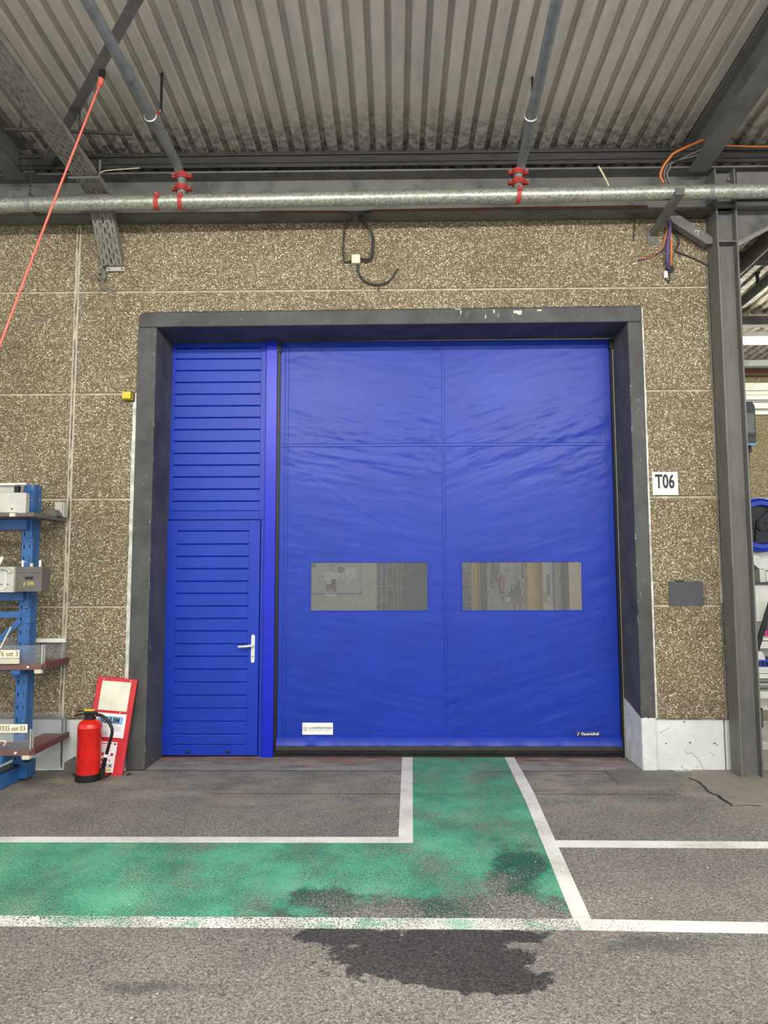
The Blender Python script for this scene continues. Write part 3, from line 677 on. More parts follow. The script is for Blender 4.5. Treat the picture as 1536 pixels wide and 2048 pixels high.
for w in WIN:
    o = MB().box(w[0]-.004, w[1]+.004, YC+.001, YC+.003, w[2]-.004, w[3]+.004).build('window_pane', 'clear_pvc', d2); o['label'] = 'clear flexible window strip'
    b = MB()
    for q in ((w[0]-.012, w[1]+.012, w[2]-.010, w[2]+.003), (w[0]-.012, w[1]+.012, w[3]-.002, w[3]+.010), (w[0]-.012, w[0]+.002, w[2], w[3]), (w[1]-.002, w[1]+.012, w[2], w[3])):
        b.box(q[0], q[1], YC-.005, YC+.0005, q[2], q[3])
    b.build('window_welt', 'blue_pvc', d2, bevel=.0015)
# guides
MB().box(-1.090, -1.066, D-.01, D+.09, .0, 3.80).build('guide_rail', 'gasket', d2)
MB().box(2.006, 2.026, D-.03, D+.09, .0, 3.80).build('guide_rail', 'gasket', d2)
o = MB().box(2.027, 2.036, D-.02, D+.09, .0, 3.80).build('guide_cover', 'aluminium', d2, bevel=.001); o['label'] = 'thin aluminium guide edge'
MB().box(-1.068, -1.062, D-.005, D+.02, .0, 3.75).build('guide_edge', 'gasket', d2)
MB().box(1.995, 2.026, D-.05, D-.03, 3.70, 3.785).build('guide_cap', 'black_plastic', d2)
MB().box(-1.09, -1.055, D-.03, D-.01, 3.70, 3.785).build('guide_cap', 'black_plastic', d2)
MB().box(-1.10, 2.04, D-.02, D-.012, 3.797, 3.808).build('head_trim', 'aluminium', d2)
MB().box(-2.1, 2.05, D+.10, D+.16, 3.70, 4.2).build('head_box', 'gasket', d2)
# stickers
s0, s1 = P(605, 1445, YC), P(666, 1469, YC)
y = YC-.012
st = MB().box(s0.x, s1.x, y, y+.006, s1.z, s0.z).build('maker_sticker', 'sticker_white', d2, bevel=.002); st['label'] = 'white sticker reading G CONSTRUCTIONS'
cxm, czm = (s0.x+s1.x)/2, (s0.z+s1.z)/2
def stk(mb, nm, mat):
    o = mb.build(nm, mat, None); o.parent = st; o.location -= st.location; return o
stk(MB().text('G CONSTRUCTIONS', .0225, (cxm+.026, y-.0006, czm+.006), bold=.0004, xs=.98), 'lettering', 'ink_black')
tl = MB()
for a, b in ((-.066, -.012), (.002, .036), (.052, .124)): tl.box(cxm+a, cxm+b, y-.0008, y, czm-.0145, czm-.0115)
stk(tl, 'tagline_strip', 'ink_grey')
lgx, lgz, r = s0.x+.030, czm+.002, .019
hx = [(lgx+r*cos(radians(90+60*k)), lgz+r*sin(radians(90+60*k))) for k in range(6)]
for k in range(6):
    (ax, az), (bx, bz) = hx[k], hx[(k+1) % 6]
    stk(MB().bar((ax, y-.0006, az), (bx, y-.0006, bz), .0008, .0026, (0,0,1) if abs(bz-az) < abs(bx-ax) else (1,0,0)), 'logo_line', 'ink_rose' if k in (0, 4, 5) else 'ink_black')
for k in (1, 3, 5):
    (ax, az) = hx[k]; stk(MB().bar((ax, y-.0006, az), (lgx, y-.0006, lgz), .0008, .0026, (0,0,1) if abs(lgz-az) < abs(lgx-ax) else (1,0,0)), 'logo_line', 'ink_black')
s0, s1 = P(1152, 1463.5, YC), P(1199.5, 1471.5, YC); y = YC-.014
st = MB().box(s0.x, s1.x, y, y+.006, s1.z, s0.z).build('brand_sticker', 'ink_grey', d2, bevel=.001); st['label'] = 'small navy sticker reading DynamicRoll'
czm = (s0.z+s1.z)/2
stk(MB().box(s0.x+.001, s1.x-.001, y-.0004, y+.002, s1.z+.001, s0.z-.001), 'sticker_face', 'ink_navy')
stk(MB().text('DynamicRoll', .030, ((s0.x+s1.x)/2+.016, y-.001, czm+.001), bold=.0006, xs=1.0), 'lettering', 'sticker_white')
stk(MB().prism([(s0.x+.008, czm-.012), (s0.x+.014, czm-.012), (s0.x+.026, czm+.012), (s0.x+.020, czm+.012)], 'y', y-.001, y), 'slash_mark', 'sticker_white')

# ================================================================ ROOF
ZR, KR, PIT_R = 5.356, -.047, .1439
def rz(y): return ZR+KR*(y+.05)
def sheet(x0, nrib, y0, y1, mat, par, k=KR, ny=2):
    prof = []
    for i in range(nrib):
        b = x0+i*PIT_R; prof += [(b, 0), (b+.078, 0), (b+.092, .036), (b+.104, .036), (b+.107, .031), (b+.115, .031), (b+.118, .036), (b+.130, .036)]
    prof.append((x0+nrib*PIT_R, 0)); n = len(prof)
    ys = [y0+(y1-y0)*j/(ny-1) for j in range(ny)]
    vs = [(x, yy, ZR+k*(yy+.05)+h) for yy in ys for x, h in prof]
    fs = [(j*n+i, j*n+i+1, (j+1)*n+i+1, (j+1)*n+i) for j in range(ny-1) for i in range(n-1)]
    m = MB().add(vs, fs); o = m.build('roof_sheet', mat, par)
    md = o.modifiers.new('thick', 'SOLIDIFY'); md.thickness = .0015; md.offset = 1
    return o
ceil = struct('ceiling'); tag(ceil, 'dirty grey corrugated steel roof deck', 'ceiling')
# rib grid: a rib edge passes through pixel (712, 304)
q = P(712.3, 304, -.05).x - .104
x_start = q - PIT_R*36
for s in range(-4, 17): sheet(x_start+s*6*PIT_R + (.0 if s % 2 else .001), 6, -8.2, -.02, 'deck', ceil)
ceil2 = struct('ceiling'); tag(ceil2, 'corrugated roof deck of the bay behind', 'ceiling')
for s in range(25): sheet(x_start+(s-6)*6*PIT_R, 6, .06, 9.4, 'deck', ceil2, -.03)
# ================================================================ STEELWORK
def one(mb, nm, mat, label, cat, group=None, **k): return tag(mb.build(nm, mat, None, **k), label, cat, group)
one(MB().ibeam((-9, -.03, 4.735), (9, -.03, 4.735), (0,0,1), .385, .28, .016, .010), 'wall_beam', 'steel_dark', 'long dark steel I-beam lying along the top of the wall', 'beam')
# edge purlin carrying the deck ends
pu = MB()
pu.prism([(-.10, 5.195), (-.09, 5.195), (-.09, 5.305), (.03, 5.305), (.03, 5.41), (-.015, 5.41), (-.015, 5.33), (-.10, 5.33)], 'x', -9, 9)
pu.tube([(-9, -.112, 5.305), (9, -.112, 5.305)], .012, 8); pu.tube([(-9, -.108, 5.235), (9, -.108, 5.235)], .008, 8)
one(pu, 'purlin', 'steel_black', 'sooty black edge purlin under the ends of the roof ribs', 'beam')
def roofbeam(x, lab):
    s = Vector((0, -9, 5.06-.047*-8.85)); 
    one(MB().ibeam((x, -.176, 5.062), (x, -9, 5.062+.047*8.84), (0,0,1), .29, .166, .012, .010), 'roof_beam', 'steel_beam', lab, 'beam')
roofbeam(2.616, 'grey steel roof beam ending above the steel column')
roofbeam(-3.283, 'grey steel roof beam above the blue storage rack')
# column
cx0, cx1, cf, cb = 2.742, 2.918, -.215, -.035
col = thing('steel_column', ((cx0+cx1)/2, (cf+cb)/2, 0), 'grey painted steel H-column standing against the wall end', 'column')
def oncol(mb, nm, mat, **k):
    o = mb.build(nm, mat, None, **k); o.parent = col; o.location -= col.location; return o
oncol(MB().box(cx0, cx0+.013, cf, cb, 0, 5.07), 'flange', 'column_steel', bevel=.001)
oncol(MB().box(cx1-.013, cx1, cf, cb, 0, 5.07), 'flange', 'column_steel', bevel=.001)
w = MB(); ym = (cf+cb)/2
w.prism([(cx0+.013, ym-.022), (cx0+.028, ym-.008), (cx1-.028, ym-.008), (cx1-.013, ym-.022), (cx1-.013, ym+.02), (cx0+.013, ym+.02)], 'z', 0, 5.07)
oncol(w, 'web', 'column_steel')
for z in (4.42, 4.735): oncol(MB().box(cx0+.013, cx1-.013, cf+.004, cb, z, z+.012), 'stiffener', 'steel_dark')
for x in (cx0+.03, cx1-.03):
    for z in (4.93, 5.0):
        oncol(MB().disc((x, ym-.03, z), .014, .03, 'y', 6), 'bolt', 'bolt')
oncol(MB().disc((2.86, ym-.0085, 1.0), .014, .003, 'y', 16), 'rust_spot', 'mid_grey')
# haunches either side of the column head
ha = MB().prism([(2.742, 4.44), (2.742, 4.50), (2.42, 4.735), (2.36, 4.735), (2.40, 4.64), (2.69, 4.44)], 'y', -.135, -.06)
h1 = oncol(ha, 'haunch', 'steel_dark', bevel=.004)
hb = MB().prism([(2.918, 4.43), (2.918, 4.74), (3.5, 4.74)], 'y', -.12, -.10)
oncol(hb, 'haunch', 'steel_dark')
oncol(MB().bar((2.918, -.11, 4.425), (3.5, -.11, 4.735), .16, .012, (0,0,1)), 'haunch_flange', 'steel_beam')
mk = MB(); q = P(1390, 461, -.136); r2 = P(1399, 461.5, -.136); r3 = P(1395, 470, -.136)
mk.bar(q, r2, .0015, .003, (0,0,1)).bar(P(1398, 461, -.136), r3, .0015, .003, (1,0,0)).bar(P(1391, 461, -.136), P(1389.5, 465, -.136), .0015, .003, (1,0,0))
oncol(mk, 'chalk_mark', 'paper')
# wall beam stub right of the column : angle seat
one(MB().box(2.94, 4.5, -.19, -.175, 4.86, 5.05), 'cladding_strip', 'steel_beam', 'flat grey steel strip fixed to the beam right of the column', 'strip')

# ---------------------------------------------------------------- pipes
pa, pb = P(-160, 413, -.41), P(1700, 379, -.41)
pd = pb-pa; pa, pb = pa-pd*.7, pb+pd*.7
pipe = thing('main_pipe', (0, -.41, 4.73), 'thick galvanised sprinkler main pipe running along the wall top', 'pipe')
def onp(mb, nm, mat, **k):
    o = mb.build(nm, mat, None, **k); o.parent = pipe; o.location -= pipe.location; return o
def pz(x): t = (x-pa.x)/(pb.x-pa.x); return pa.z+(pb.z-pa.z)*t
R0 = .0585
onp(MB().tube([pa, pb], R0, 32), 'pipe_body', 'galvanised', smooth=True)
for px in (60, 1203*.349+1000):
    x = P(px, 400, -.41).x
    onp(MB().tube([(x-.018, -.41, pz(x)), (x+.018, -.41, pz(x))], R0+.004, 32), 'pipe_band', 'galv_pipe', smooth=True)
def clamp(x, lean, lab):
    z = pz(x); t = thing('pipe_clamp', (x, -.41, z-R0), lab, 'clamp', 'red pipe clamps on the main pipe')
    m = MB()
    for k in range(22):
        a0, a1 = radians(150+k*11), radians(150+(k+1)*11)
        vs = []
        for a in (a0, a1):
            for r in (R0, R0+.007):
                for s in (-.017, .017): vs.append((s+lean*sin(a), r*cos(a), R0+r*sin(a)))
        m.add(vs, [(2,3,7,6),(0,4,5,1),(0,2,6,4),(1,5,7,3)])
    m.build('strap', 'coupling_red', t)
    MB().box(-.02+lean, .02+lean, -R0-.02, -R0+.012, R0+.012, R0+.05).build('lug', 'coupling_red', t, bevel=.006)
    MB().disc((lean, -R0-.024, R0+.032), .010, .018, 'y', 6).build('nut', 'bolt', t)
    return t
clamp(P(316, 402, -.41).x, .010, 'red strap clamp on the main pipe with no branch above')
BR = []
for px, pyb, top, lab in ((363, 400, (166, 0), 'left'), (1037, 390, (1113, 0), 'right')):
    x = P(px, pyb, -.41).x
    nm = 'next to the cable tray' if lab == 'left' else 'near the roof beam'
    clamp(x, .006, 'red strap clamp under the branch pipe '+nm)
    zb = 5.0 if True else 0
    xb0 = G(360 if lab == 'left' else 1038, 338, zb).x; xb1 = G(top[0], top[1], zb).x
    t = thing('branch_pipe', (x, -.41, pz(x)+R0), 'grey branch pipe with red couplings rising from the main pipe '+nm, 'pipe')
    L = t.location
    def on(mb, n, m, **k):
        o = mb.build(n, m, None, **k); o.parent = t; o.location -= L; return o
    path = smooth_path([(x, -.41, pz(x)+R0-.01), (x, -.41, 4.90), (xb0, -.425, 4.965), (xb0, -.50, 4.995), (xb0, -.62, 5.0)], 6)
    on(MB().tube(path, .037, 18), 'riser', 'galv_pipe', smooth=True)
    slope = (xb1-xb0)/(-2.15+.4)
    on(MB().tube([(xb0, -.60, 5.0), (xb0+slope*(-6.5), -7.0, 5.15)], .038, 18), 'pipe_run', 'galv_pipe', smooth=True)
    for zc, tilt in ((pz(x)+R0+.055, 0), (4.935, .2)):
        c = MB().tube([(x, -.41, zc-.022), (x, -.41-.01*tilt, zc+.022)], .051, 20).tube([(x, -.41, zc-.008), (x, -.41, zc+.008)], .058, 20)
        for s in (-1, 1): c.box(x+s*.066-.016, x+s*.066+.016, -.428, -.392, zc-.016, zc+.016)
        cc = on(c, 'coupling', 'coupling_red', smooth=True)
        for s in (-1, 1):
            b = MB().tube([(x+s*.070, -.445, zc), (x+s*.070, -.375, zc)], .008, 8).build('bolt', 'bolt', None); b.parent = cc; b.location -= L+cc.location
    on(MB().tube([(x, -.41, pz(x)+R0+.075), (x, -.41, 4.915)], .030, 16), 'nipple', 'galvanised', smooth=True)
    # hanger ring from the roof
    q = G(300 if lab == 'left' else 1064, 236, 5.0); yy = q.y; xx = xb0+slope*(yy+.4)
    hr = MB().tube([(xx+.045*cos(a), yy-.01, 5.012+.045*sin(a)) for a in [radians(170+k*12) for k in range(18)]], .006, 8)
    hr.tube([(xx+.045, yy-.01, 5.01), (xx+.04, yy+.10, 5.13)], .006, 8)
    on(hr, 'hanger', 'aluminium', smooth=True)
    on(MB().tube([(xx+.044, yy-.008, 5.02), (xx+.042, yy+.04, 5.07)], .011, 8), 'hanger_clip', 'coupling_red')
    on(MB().tube([(xx+.04, yy+.10, 5.12), (xx+.04, yy+.10, rz(yy)+.02)], .010, 10), 'roof_plug', 'black_plastic')

# wind brace angle, threaded rod
b0, b1 = G(288, 0, 5.24), G(80, 365, 5.18)
dv = (b0-b1)
one(MB().angle(b1+dv*.13, b0+dv*.9, .075, .007), 'wind_brace', 'steel_dark', 'diagonal steel angle brace crossing under the roof deck', 'brace')
ro = thing('trapeze_rod', (P(140, 262, -.6).x, -.6, 5.17), 'black trapeze rod hanging from the roof ribs beside the cable tray', 'rod')
r0, r1 = G(10, 258, 5.10), G(265, 268, 5.10)
def onr(mb, nm, mat, **k):
    o = mb.build(nm, mat, None, **k); o.parent = ro; o.location -= ro.location; return o
onr(MB().tube([r0, r1], .013, 10), 'rod', 'steel_black', smooth=True)
for t in (.58, .12):
    p = r0+(r1-r0)*t; onr(MB().tube([p+Vector((0,0,-.07)), (p.x, p.y, rz(p.y)+.03)], .005, 8).disc(p+Vector((0,0,-.03)), .012, .01, 'z', 6).disc(p+Vector((0,0,.03)), .012, .01, 'z', 6), 'hanger', 'steel_black')
r2 = thing('threaded_rod', P(62, 345, -.3), 'thin threaded rod with nuts hanging beside the left roof beam', 'rod')
def onr2(mb, nm, mat, **k):
    o = mb.build(nm, mat, None, **k); o.parent = r2; o.location -= r2.location; return o
q = P(62, 345, -.3)
onr2(MB().tube([(q.x, q.y, q.z-.16), (q.x, q.y, rz(-.3)+.01)], .006, 8), 'stem', 'steel_black')
onr2(MB().box(q.x-.06, q.x+.04, -.31, -.29, q.z-.012, q.z+.012), 'cross_bar', 'steel_black')
onr2(MB().disc((q.x, q.y, q.z-.15), .012, .014, 'z', 6), 'nut', 'bolt')
# hinge block on the left end of the main pipe
one(MB().box(-3.25, -3.08, -.36, -.17, 4.70, 4.86).tube([(-3.2, -.41, 4.70), (-3.2, -.30, 4.9)], .02, 8), 'pipe_support', 'steel_dark', 'grey steel support block behind the main pipe left of the tray', 'bracket', bevel=.006)

# perforated cable tray : horizontal run, then a drop to the wall
ct = thing('cable_tray', (-2.47, -.02, 4.33), 'dirty perforated steel cable tray coming off the roof and ending on the wall', 'cable tray')
def onct(mb, nm, mat, **k):
    o = mb.build(nm, mat, None, **k); o.parent = ct; o.location -= ct.location; return o
XT0, XT1 = -2.585, -2.395
WT = XT1-XT0
A0, A1, B1 = Vector((XT0, -3.4, 4.93)), Vector((XT0, -.36, 4.815)), Vector((XT0, -.012, 4.345))
cols = [(.022, .030), (.058, .066), (.088, .100), (.122, .130), (.158, .166)]
def trayrun(p, q, nm):
    u = (q-p); L = u.length
    m = MB(); m.slotted(p, (1,0,0), u, .002, WT, L, cols, .085, .05, .01, True)
    n = Vector((1,0,0)).cross(u.normalized())
    for x in (0, WT):
        s = p+Vector((x, 0, 0)); a = [s, s+u, s+u+n*.055, s+n*.055]; b = [k+Vector((.002 if x == 0 else -.002, 0, 0)) for k in a]
        m.add(a+b, [(0,1,2,3),(7,6,5,4),(0,4,5,1),(1,5,6,2),(2,6,7,3),(3,7,4,0)])
    return onct(m, nm, 'tray_steel')
trayrun(A0, A1, 'horizontal_run'); trayrun(A1, B1, 'drop_run')
onct(MB().box(XT0+.05, XT1+.02, -.03, -.012, 4.292, 4.328), 'end_angle', 'aluminium', bevel=.002)
for x in (XT0+.075, XT1): onct(MB().disc((x, -.033, 4.31), .008, .008, 'y', 6), 'bolt', 'rust_conduit')
st = MB(); s = -.62
zt_ = A0.z+(A1.z-A0.z)*((s+3.4)/3.04)
st.tube([(XT0-.03, s, zt_-.014), (XT1+.03, s, zt_-.014), (XT1+.03, s, zt_+.13)], .010, 8)
onct(st, 'support_bar', 'steel_dark')
# cables that lie in the tray and dangle at its end
one(MB().tube(smooth_path([(-2.43, -.9, 4.86), (-2.43, -.40, 4.85), (-2.47, -.16, 4.62), (-2.50, -.02, 4.40), (-2.56, -.02, 4.33), (-2.60, -.03, 4.28), (-2.575, -.03, 4.23)]), .008, 8), 'tray_cable', 'cable_dark', 'dark cable lying in the perforated tray', 'cable', smooth=True)
rnd = random.Random(5); m = MB()
for k in range(7):
    a = rnd.uniform(0, 6); pts = [(-2.575+.035*cos(a+j*1.1)+rnd.uniform(-.01, .01), -.035-.01*(j % 3), 4.255+.035*sin(a+j*1.1)+rnd.uniform(-.02, .02)) for j in range(6)]
    m.tube(smooth_path(pts, 5), .006, 6)
m.tube(smooth_path([(-2.575, -.03, 4.23), (-2.555, -.03, 4.18), (-2.50, -.025, 4.13), (-2.46, -.02, 4.12)]), .006, 6).tube(smooth_path([(-2.57, -.03, 4.24), (-2.57, -.03, 4.17), (-2.52, -.025, 4.118), (-2.47, -.02, 4.115)]), .005, 6)
one(m, 'cable_tangle', 'tray_steel', 'dusty tangle of cut cable ends below the tray', 'cable', smooth=True)
# orange rope with its hook
ra = G(201, 166, 5.13)
rt = thing('rope', ra, 'orange rope stretched down from a hook on the diagonal brace', 'rope')
def onro(mb, nm, mat, **k):
    o = mb.build(nm, mat, None, **k); o.parent = rt; o.location -= rt.location; return o
re = P(-60, 850, -1.75); mid = P(95, 437, -1.42)
onro(MB().tube(smooth_path([ra, mid, P(0, 690, -1.62), re, P(-120, 1010, -1.9), (-3.28, -2.25, .0)], 10), .0075, 10), 'line', 'rope', smooth=True)
onro(MB().tube([ra+Vector((.0,0,-.02)), ra+Vector((.004,0,.035))], [.017, .022], 10), 'knot', 'rope', smooth=True)
onro(MB().tube([ra+Vector((.004,0,.03)), ra+Vector((.010,0,.075)), ra+Vector((.016, 0, .11))], [.022, .022, .014], 10), 'hook_body', 'black_plastic', smooth=True)
onro(MB().tube([ra+Vector((.016,0,.10)), ra+Vector((.024,0,.17))], .009, 8), 'hook_eye', 'aluminium', smooth=True)

# bracket carrying the main pipe at the right
ba, bb2 = Vector((2.285, -.002, 4.60)), Vector((2.292, -.58, 4.66))
br = thing('pipe_bracket', (2.285, 0, 4.52), 'grey channel bracket holding the main pipe off the wall', 'bracket')
def onbr(mb, nm, mat, **k):
    o = mb.build(nm, mat, None, **k); o.parent = br; o.location -= br.location; return o
onbr(MB().bar(ba, bb2, .060, .060), 'arm', 'steel_dark', bevel=.004)
onbr(MB().box(2.25, 2.325, -.592, -.578, 4.63, 4.69), 'end_cap', 'steel_beam', bevel=.002)
onbr(MB().box(2.228, 2.305, -.012, .0, 4.50, 4.63), 'wall_plate', 'steel_beam', bevel=.002)
onbr(MB().disc((2.266, -.016, 4.525), .012, .012, 'y', 6), 'bolt', 'bolt')
# conduits on the beam flange and the junction box loops
for pts, lab in (([P(520, 424, -.19), P(685, 423.5, -.19)], 'brown conduit ending left of the cable loops'), ([P(742, 421.5, -.19), P(1000, 417, -.19), P(1295, 413, -.19)], 'brown conduit running right of the cable loops')):
    one(MB().tube(pts, .010, 10), 'conduit', 'rust_conduit', lab, 'conduit', smooth=True)
def wirepath(px, Y=-.02): return smooth_path([P(a, b, Y if not isinstance(c, float) else c) for a, b, c in px])
jb = [((682, 423, -.19), (700, 428, -.19), (703, 438, -.10), (692, 449, -.03), (688, 470, -.02), (687, 518, -.02), (695, 524, -.02), (703, 521, -.02)),
      ((742, 421.5, -.19), (728, 424, -.19), (717, 433, -.14), (722, 443, -.05), (737, 455, -.03), (744, 470, -.02), (743, 510, -.02), (735, 518, -.02), (722, 517, -.02)),
      ((742, 424.5, -.19), (730, 428, -.19), (721, 436, -.12), (727, 446, -.05), (740, 460, -.03), (747, 478, -.025), (745, 515, -.02), (736, 523, -.02), (722, 522, -.02)),
      ((716, 527, -.02), (717, 545, -.02), (730, 563, -.02), (755, 569, -.02), (778, 562, -.02), (796, 538, -.02))]
for k, pth in enumerate(jb):
    lab = ['black cable looping from the left conduit to the ivory box', 'inner black cable looping from the right conduit to the ivory box', 'outer black cable looping from the right conduit to the ivory box', 'black cable hanging in a half circle below the ivory box'][k]
    one(MB().tube(wirepath(pth), .0075 if k < 3 else .0095, 8), 'loop_cable', 'cable_dark', lab, 'cable', smooth=True)
one(MB().tube([P(757, 566, -.012), P(757, 583, -.012)], .005, 6), 'cable_tie', 'cable_dark', 'short black tie pinning the half-circle cable', 'tie')
b0, b1 = P(703, 509, -.05), P(720, 526, -.05)
jbx = one(MB().box(b0.x, b1.x, -.055, .002, b1.z, b0.z), 'junction_box', 'box_ivory', 'small ivory junction box in the cable loops above the door', 'box', bevel=.004)
o = MB().box(b0.x+.006, b1.x-.006, -.058, -.05, b1.z+.006, b0.z-.006).build('lid', 'box_ivory', None, bevel=.002); o.parent = jbx; o.location -= jbx.location
# cable bundle by the column
cb = [([(1337, 425, -.10), (1337, 445, -.09), (1332, 470, -.06), (1325, 495, -.03), (1305, 512, -.02), (1278, 519, -.015)], .007, 'cable_orange', 'orange cable hanging out of the bundle with its end stripped'),
      ([(1339, 425, -.10), (1340, 450, -.09), (1334, 480, -.06), (1322, 502, -.03), (1300, 513, -.02), (1276, 521, -.015)], .006, 'cable_violet', 'violet cable swept left out of the bundle'),
      ([(1339, 428, -.11), (1340, 460, -.10), (1336, 490, -.08), (1335, 520, -.05), (1337, 538, -.02)], .017, 'cable_violet', 'thick violet cable bundle going into a wall hole'),
      ([(1342, 440, -.11), (1342, 470, -.10), (1343, 500, -.08), (1341, 532, -.02)], .008, 'cable_orange', 'straight orange cable beside the violet bundle'),
      ([(1343, 430, -.10), (1345, 455, -.06), (1355, 470, -.03), (1357, 490, -.02), (1350, 500, -.015)], .007, 'cable_dark', 'dark cable bending to the right of the bundle'),
      ([(1350, 502, -.015), (1365, 508, -.015), (1395, 520, -.012), (1416, 532, -.012)], .006, 'cable_dark', 'dark cable running down to the column from the bundle'),
      ([(1270, 437, -.02), (1268, 460, -.015), (1267, 482, -.012)], .005, 'cable_dark', 'short black cable end hanging below the beam'),
      ([(1333, 540, -.02), (1333, 555, -.015), (1337, 566, -.012), (1340, 552, -.012), (1339, 540, -.015)], .0045, 'cable_dark', 'small wire loop under the violet bundle')]
for pth, r, mt, lab in cb:
    one(MB().tube(wirepath(pth), r, 8), 'cable', mt, lab, 'cable', smooth=True)
h = P(1340, 538, -.006); one(MB().disc(h, .035, .012, 'y', 18), 'cable_grommet', 'black_plastic', 'black rubber grommet round the cable hole in the wall', 'grommet')
q0, q1 = P(1328, 543, -.02), P(1335, 556, -.02); one(MB().box(q0.x, q1.x, -.03, -.008, q1.z, q0.z), 'cable_label', 'paper', 'tiny white tag hanging beside the wire loop', 'tag', bevel=.002)
one(MB().tube(smooth_path([P(1328, 366, -.25), P(1321, 352, -.25), P(1326, 334, -.26), P(1340, 315, -.28), P(1352, 304, -.30), (2.61, -.32, 5.26)]), .010, 8), 'coiled_cable', 'cable_orange', 'orange cable curling beside the roof beam end', 'cable', smooth=True)
for k in range(4):
    one(MB().tube(smooth_path([P(1331+k*3, 366, -.24), P(1325+k*3, 352-k, -.24), P(1328+k*4, 336, -.24), P(1341+k*2, 325, -.24), (2.61, -.28, 5.14+.02*k)]), .006, 6), 'coiled_cable', 'tray_steel' if k % 2 else 'cable_dark', ('pale grey' if k % 2 else 'black')+' cable strand of the coil beside the roof beam end', 'cable', 'coil strands beside the roof beam', smooth=True)
one(MB().tube(smooth_path([P(1197, 333, -.2), P(1206, 348, -.21), P(1218, 372, -.26)]), .008, 8), 'hanging_wire', 'box_ivory', 'short pale wire end hanging over the main pipe', 'wire', smooth=True)
one(MB().tube(smooth_path([P(1446, 291, -.2), P(1500, 293, -.2), P(1560, 293, -.2)]), .007, 6), 'roof_cable', 'cable_orange', 'orange cable along the purlin right of the roof beam', 'cable', smooth=True)
one(MB().tube(smooth_path([P(197, 352, -.21), P(205, 343, -.21), P(225, 340, -.2), P(280, 336, -.2)]), .005, 6), 'pale_wire', 'box_ivory', 'thin pale wire behind the cable tray drop', 'wire', smooth=True)
one(MB().tube(smooth_path([P(196, 340, -.2), P(197, 328, -.2), P(205, 318, -.16), P(212, 316, -.14)]), .005, 6), 'dark_wire', 'cable_dark', 'thin dark wire end sticking up beside the tray', 'wire', smooth=True)
# yellow alarm box
ya, yb, yc = P(244, 783, -.085), P(260, 797, -.085), P(267, 801, 0)
yx = thing('alarm_box', ((ya.x+yb.x)/2, 0, yb.z), 'small yellow box with black marks on its side beside the frame', 'box')
def ony(mb, nm, mat, **k):
    o = mb.build(nm, mat, None, **k); o.parent = yx; o.location -= yx.location; return o
ony(MB().box(ya.x, yb.x, -.085, .0, yb.z, ya.z), 'body', 'yellow_box', bevel=.006)
ony(MB().box(ya.x+.008, yb.x-.008, -.088, -.08, yb.z+.008, ya.z-.008), 'lid', 'yellow_box', bevel=.002)
for k in range(4): ony(MB().box(yb.x-.001, yb.x+.0015, -.07+.018*(k % 2), -.055+.018*(k % 2), yb.z+.006+k*.013, yb.z+.015+k*.013), 'mark', 'ink_black')
ony(MB().box(ya.x-.006, yb.x+.010, -.012, .001, yb.z-.006, ya.z+.002), 'back_plate', 'black_plastic', bevel=.002)
# number sign and grey plate
a, b = P(1304.5, 944, -.01), P(1357, 990, -.01)
sg = one(MB().box(a.x, b.x, -.010, .002, b.z, a.z), 'number_sign', 'sticker_white', 'white square sign reading T06 beside the door frame', 'sign', bevel=.002)
o = MB().text('T06', .165, ((a.x+b.x)/2-.004, -.0115, (a.z+b.z)/2+.012), bold=.004, xs=.62).build('lettering', 'ink_black'); o.parent = sg; o.location -= sg.location
a, b = P(1338, 1163, -.012), P(1408, 1211, -.012)
gp = one(MB().box(a.x, b.x, -.012, .004, b.z, a.z), 'wall_plate', 'plate_grey', 'dark grey rectangular plate on the wall below the T06 sign', 'plate', bevel=.002)
o = MB().box(a.x+.055, a.x+.125, -.013, .002, a.z-.004, a.z+.010).build('top_tab', 'black_plastic', None); o.parent = gp; o.location -= gp.location
# ================================================================ LEFT: RACK, JIGS, EXTINGUISHER
RX0, RX1, RF, RB = -3.035, -2.942, -.31, -.20
rk = thing('storage_rack', (-2.99, -.25, 0), 'blue steel storage rack upright with slotted post and side beams', 'rack')
def onk(mb, nm, mat, **k):
    o = mb.build(nm, mat, None, **k); o.parent = rk; o.location -= rk.location; return o
ZP0, ZP1 = .13, 2.36
m = MB(); m.slotted((RX0, RF, ZP0), (1,0,0), (0,0,1), -.003, RX1-RX0, ZP1-ZP0, [(.016, .026), (.062, .072)], .0985, .034, .03)
onk(m, 'post_front', 'rack_blue')
m = MB(); m.slotted((RX1, RF, ZP0), (0,1,0), (0,0,1), -.003, RB-RF, ZP1-ZP0, [(.070, .084)], .0985, .030, .03)
m.box(RX0, RX0+.003, RF, RB, ZP0, ZP1); m.box(RX1-.02, RX1, RF+.035, RF+.045, ZP0, ZP1)
onk(m, 'post_side', 'rack_blue')
for z0, z1, mt, xe in ((1.985, 2.075, 'rack_blue', RX1-.005), (1.415, 1.485, 'rack_blue', RX1-.01), (.86, .905, 'rack_blue', RX0+.02)):
    onk(MB().box(-4.3, xe-.03, RF-.045, RF-.005, z0, z1), 'beam', mt, bevel=.006)
    onk(MB().box(xe-.045, xe, RF-.012, RF-.002, z0-.06, z1+.005).disc((xe-.022, RF-.014, z0-.035), .006, .006, 'y', 10), 'beam_connector', 'rack_blue', bevel=.004)
onk(MB().bar((-4.2, RF-.005, 1.30), (RX0+.02, RF-.005, 1.305), .006, .05), 'brace', 'rack_blue')
onk(MB().bar((-3.6, RF-.008, .70), (RX0+.02, RF-.008, 1.26), .006, .045), 'brace', 'rack_blue')
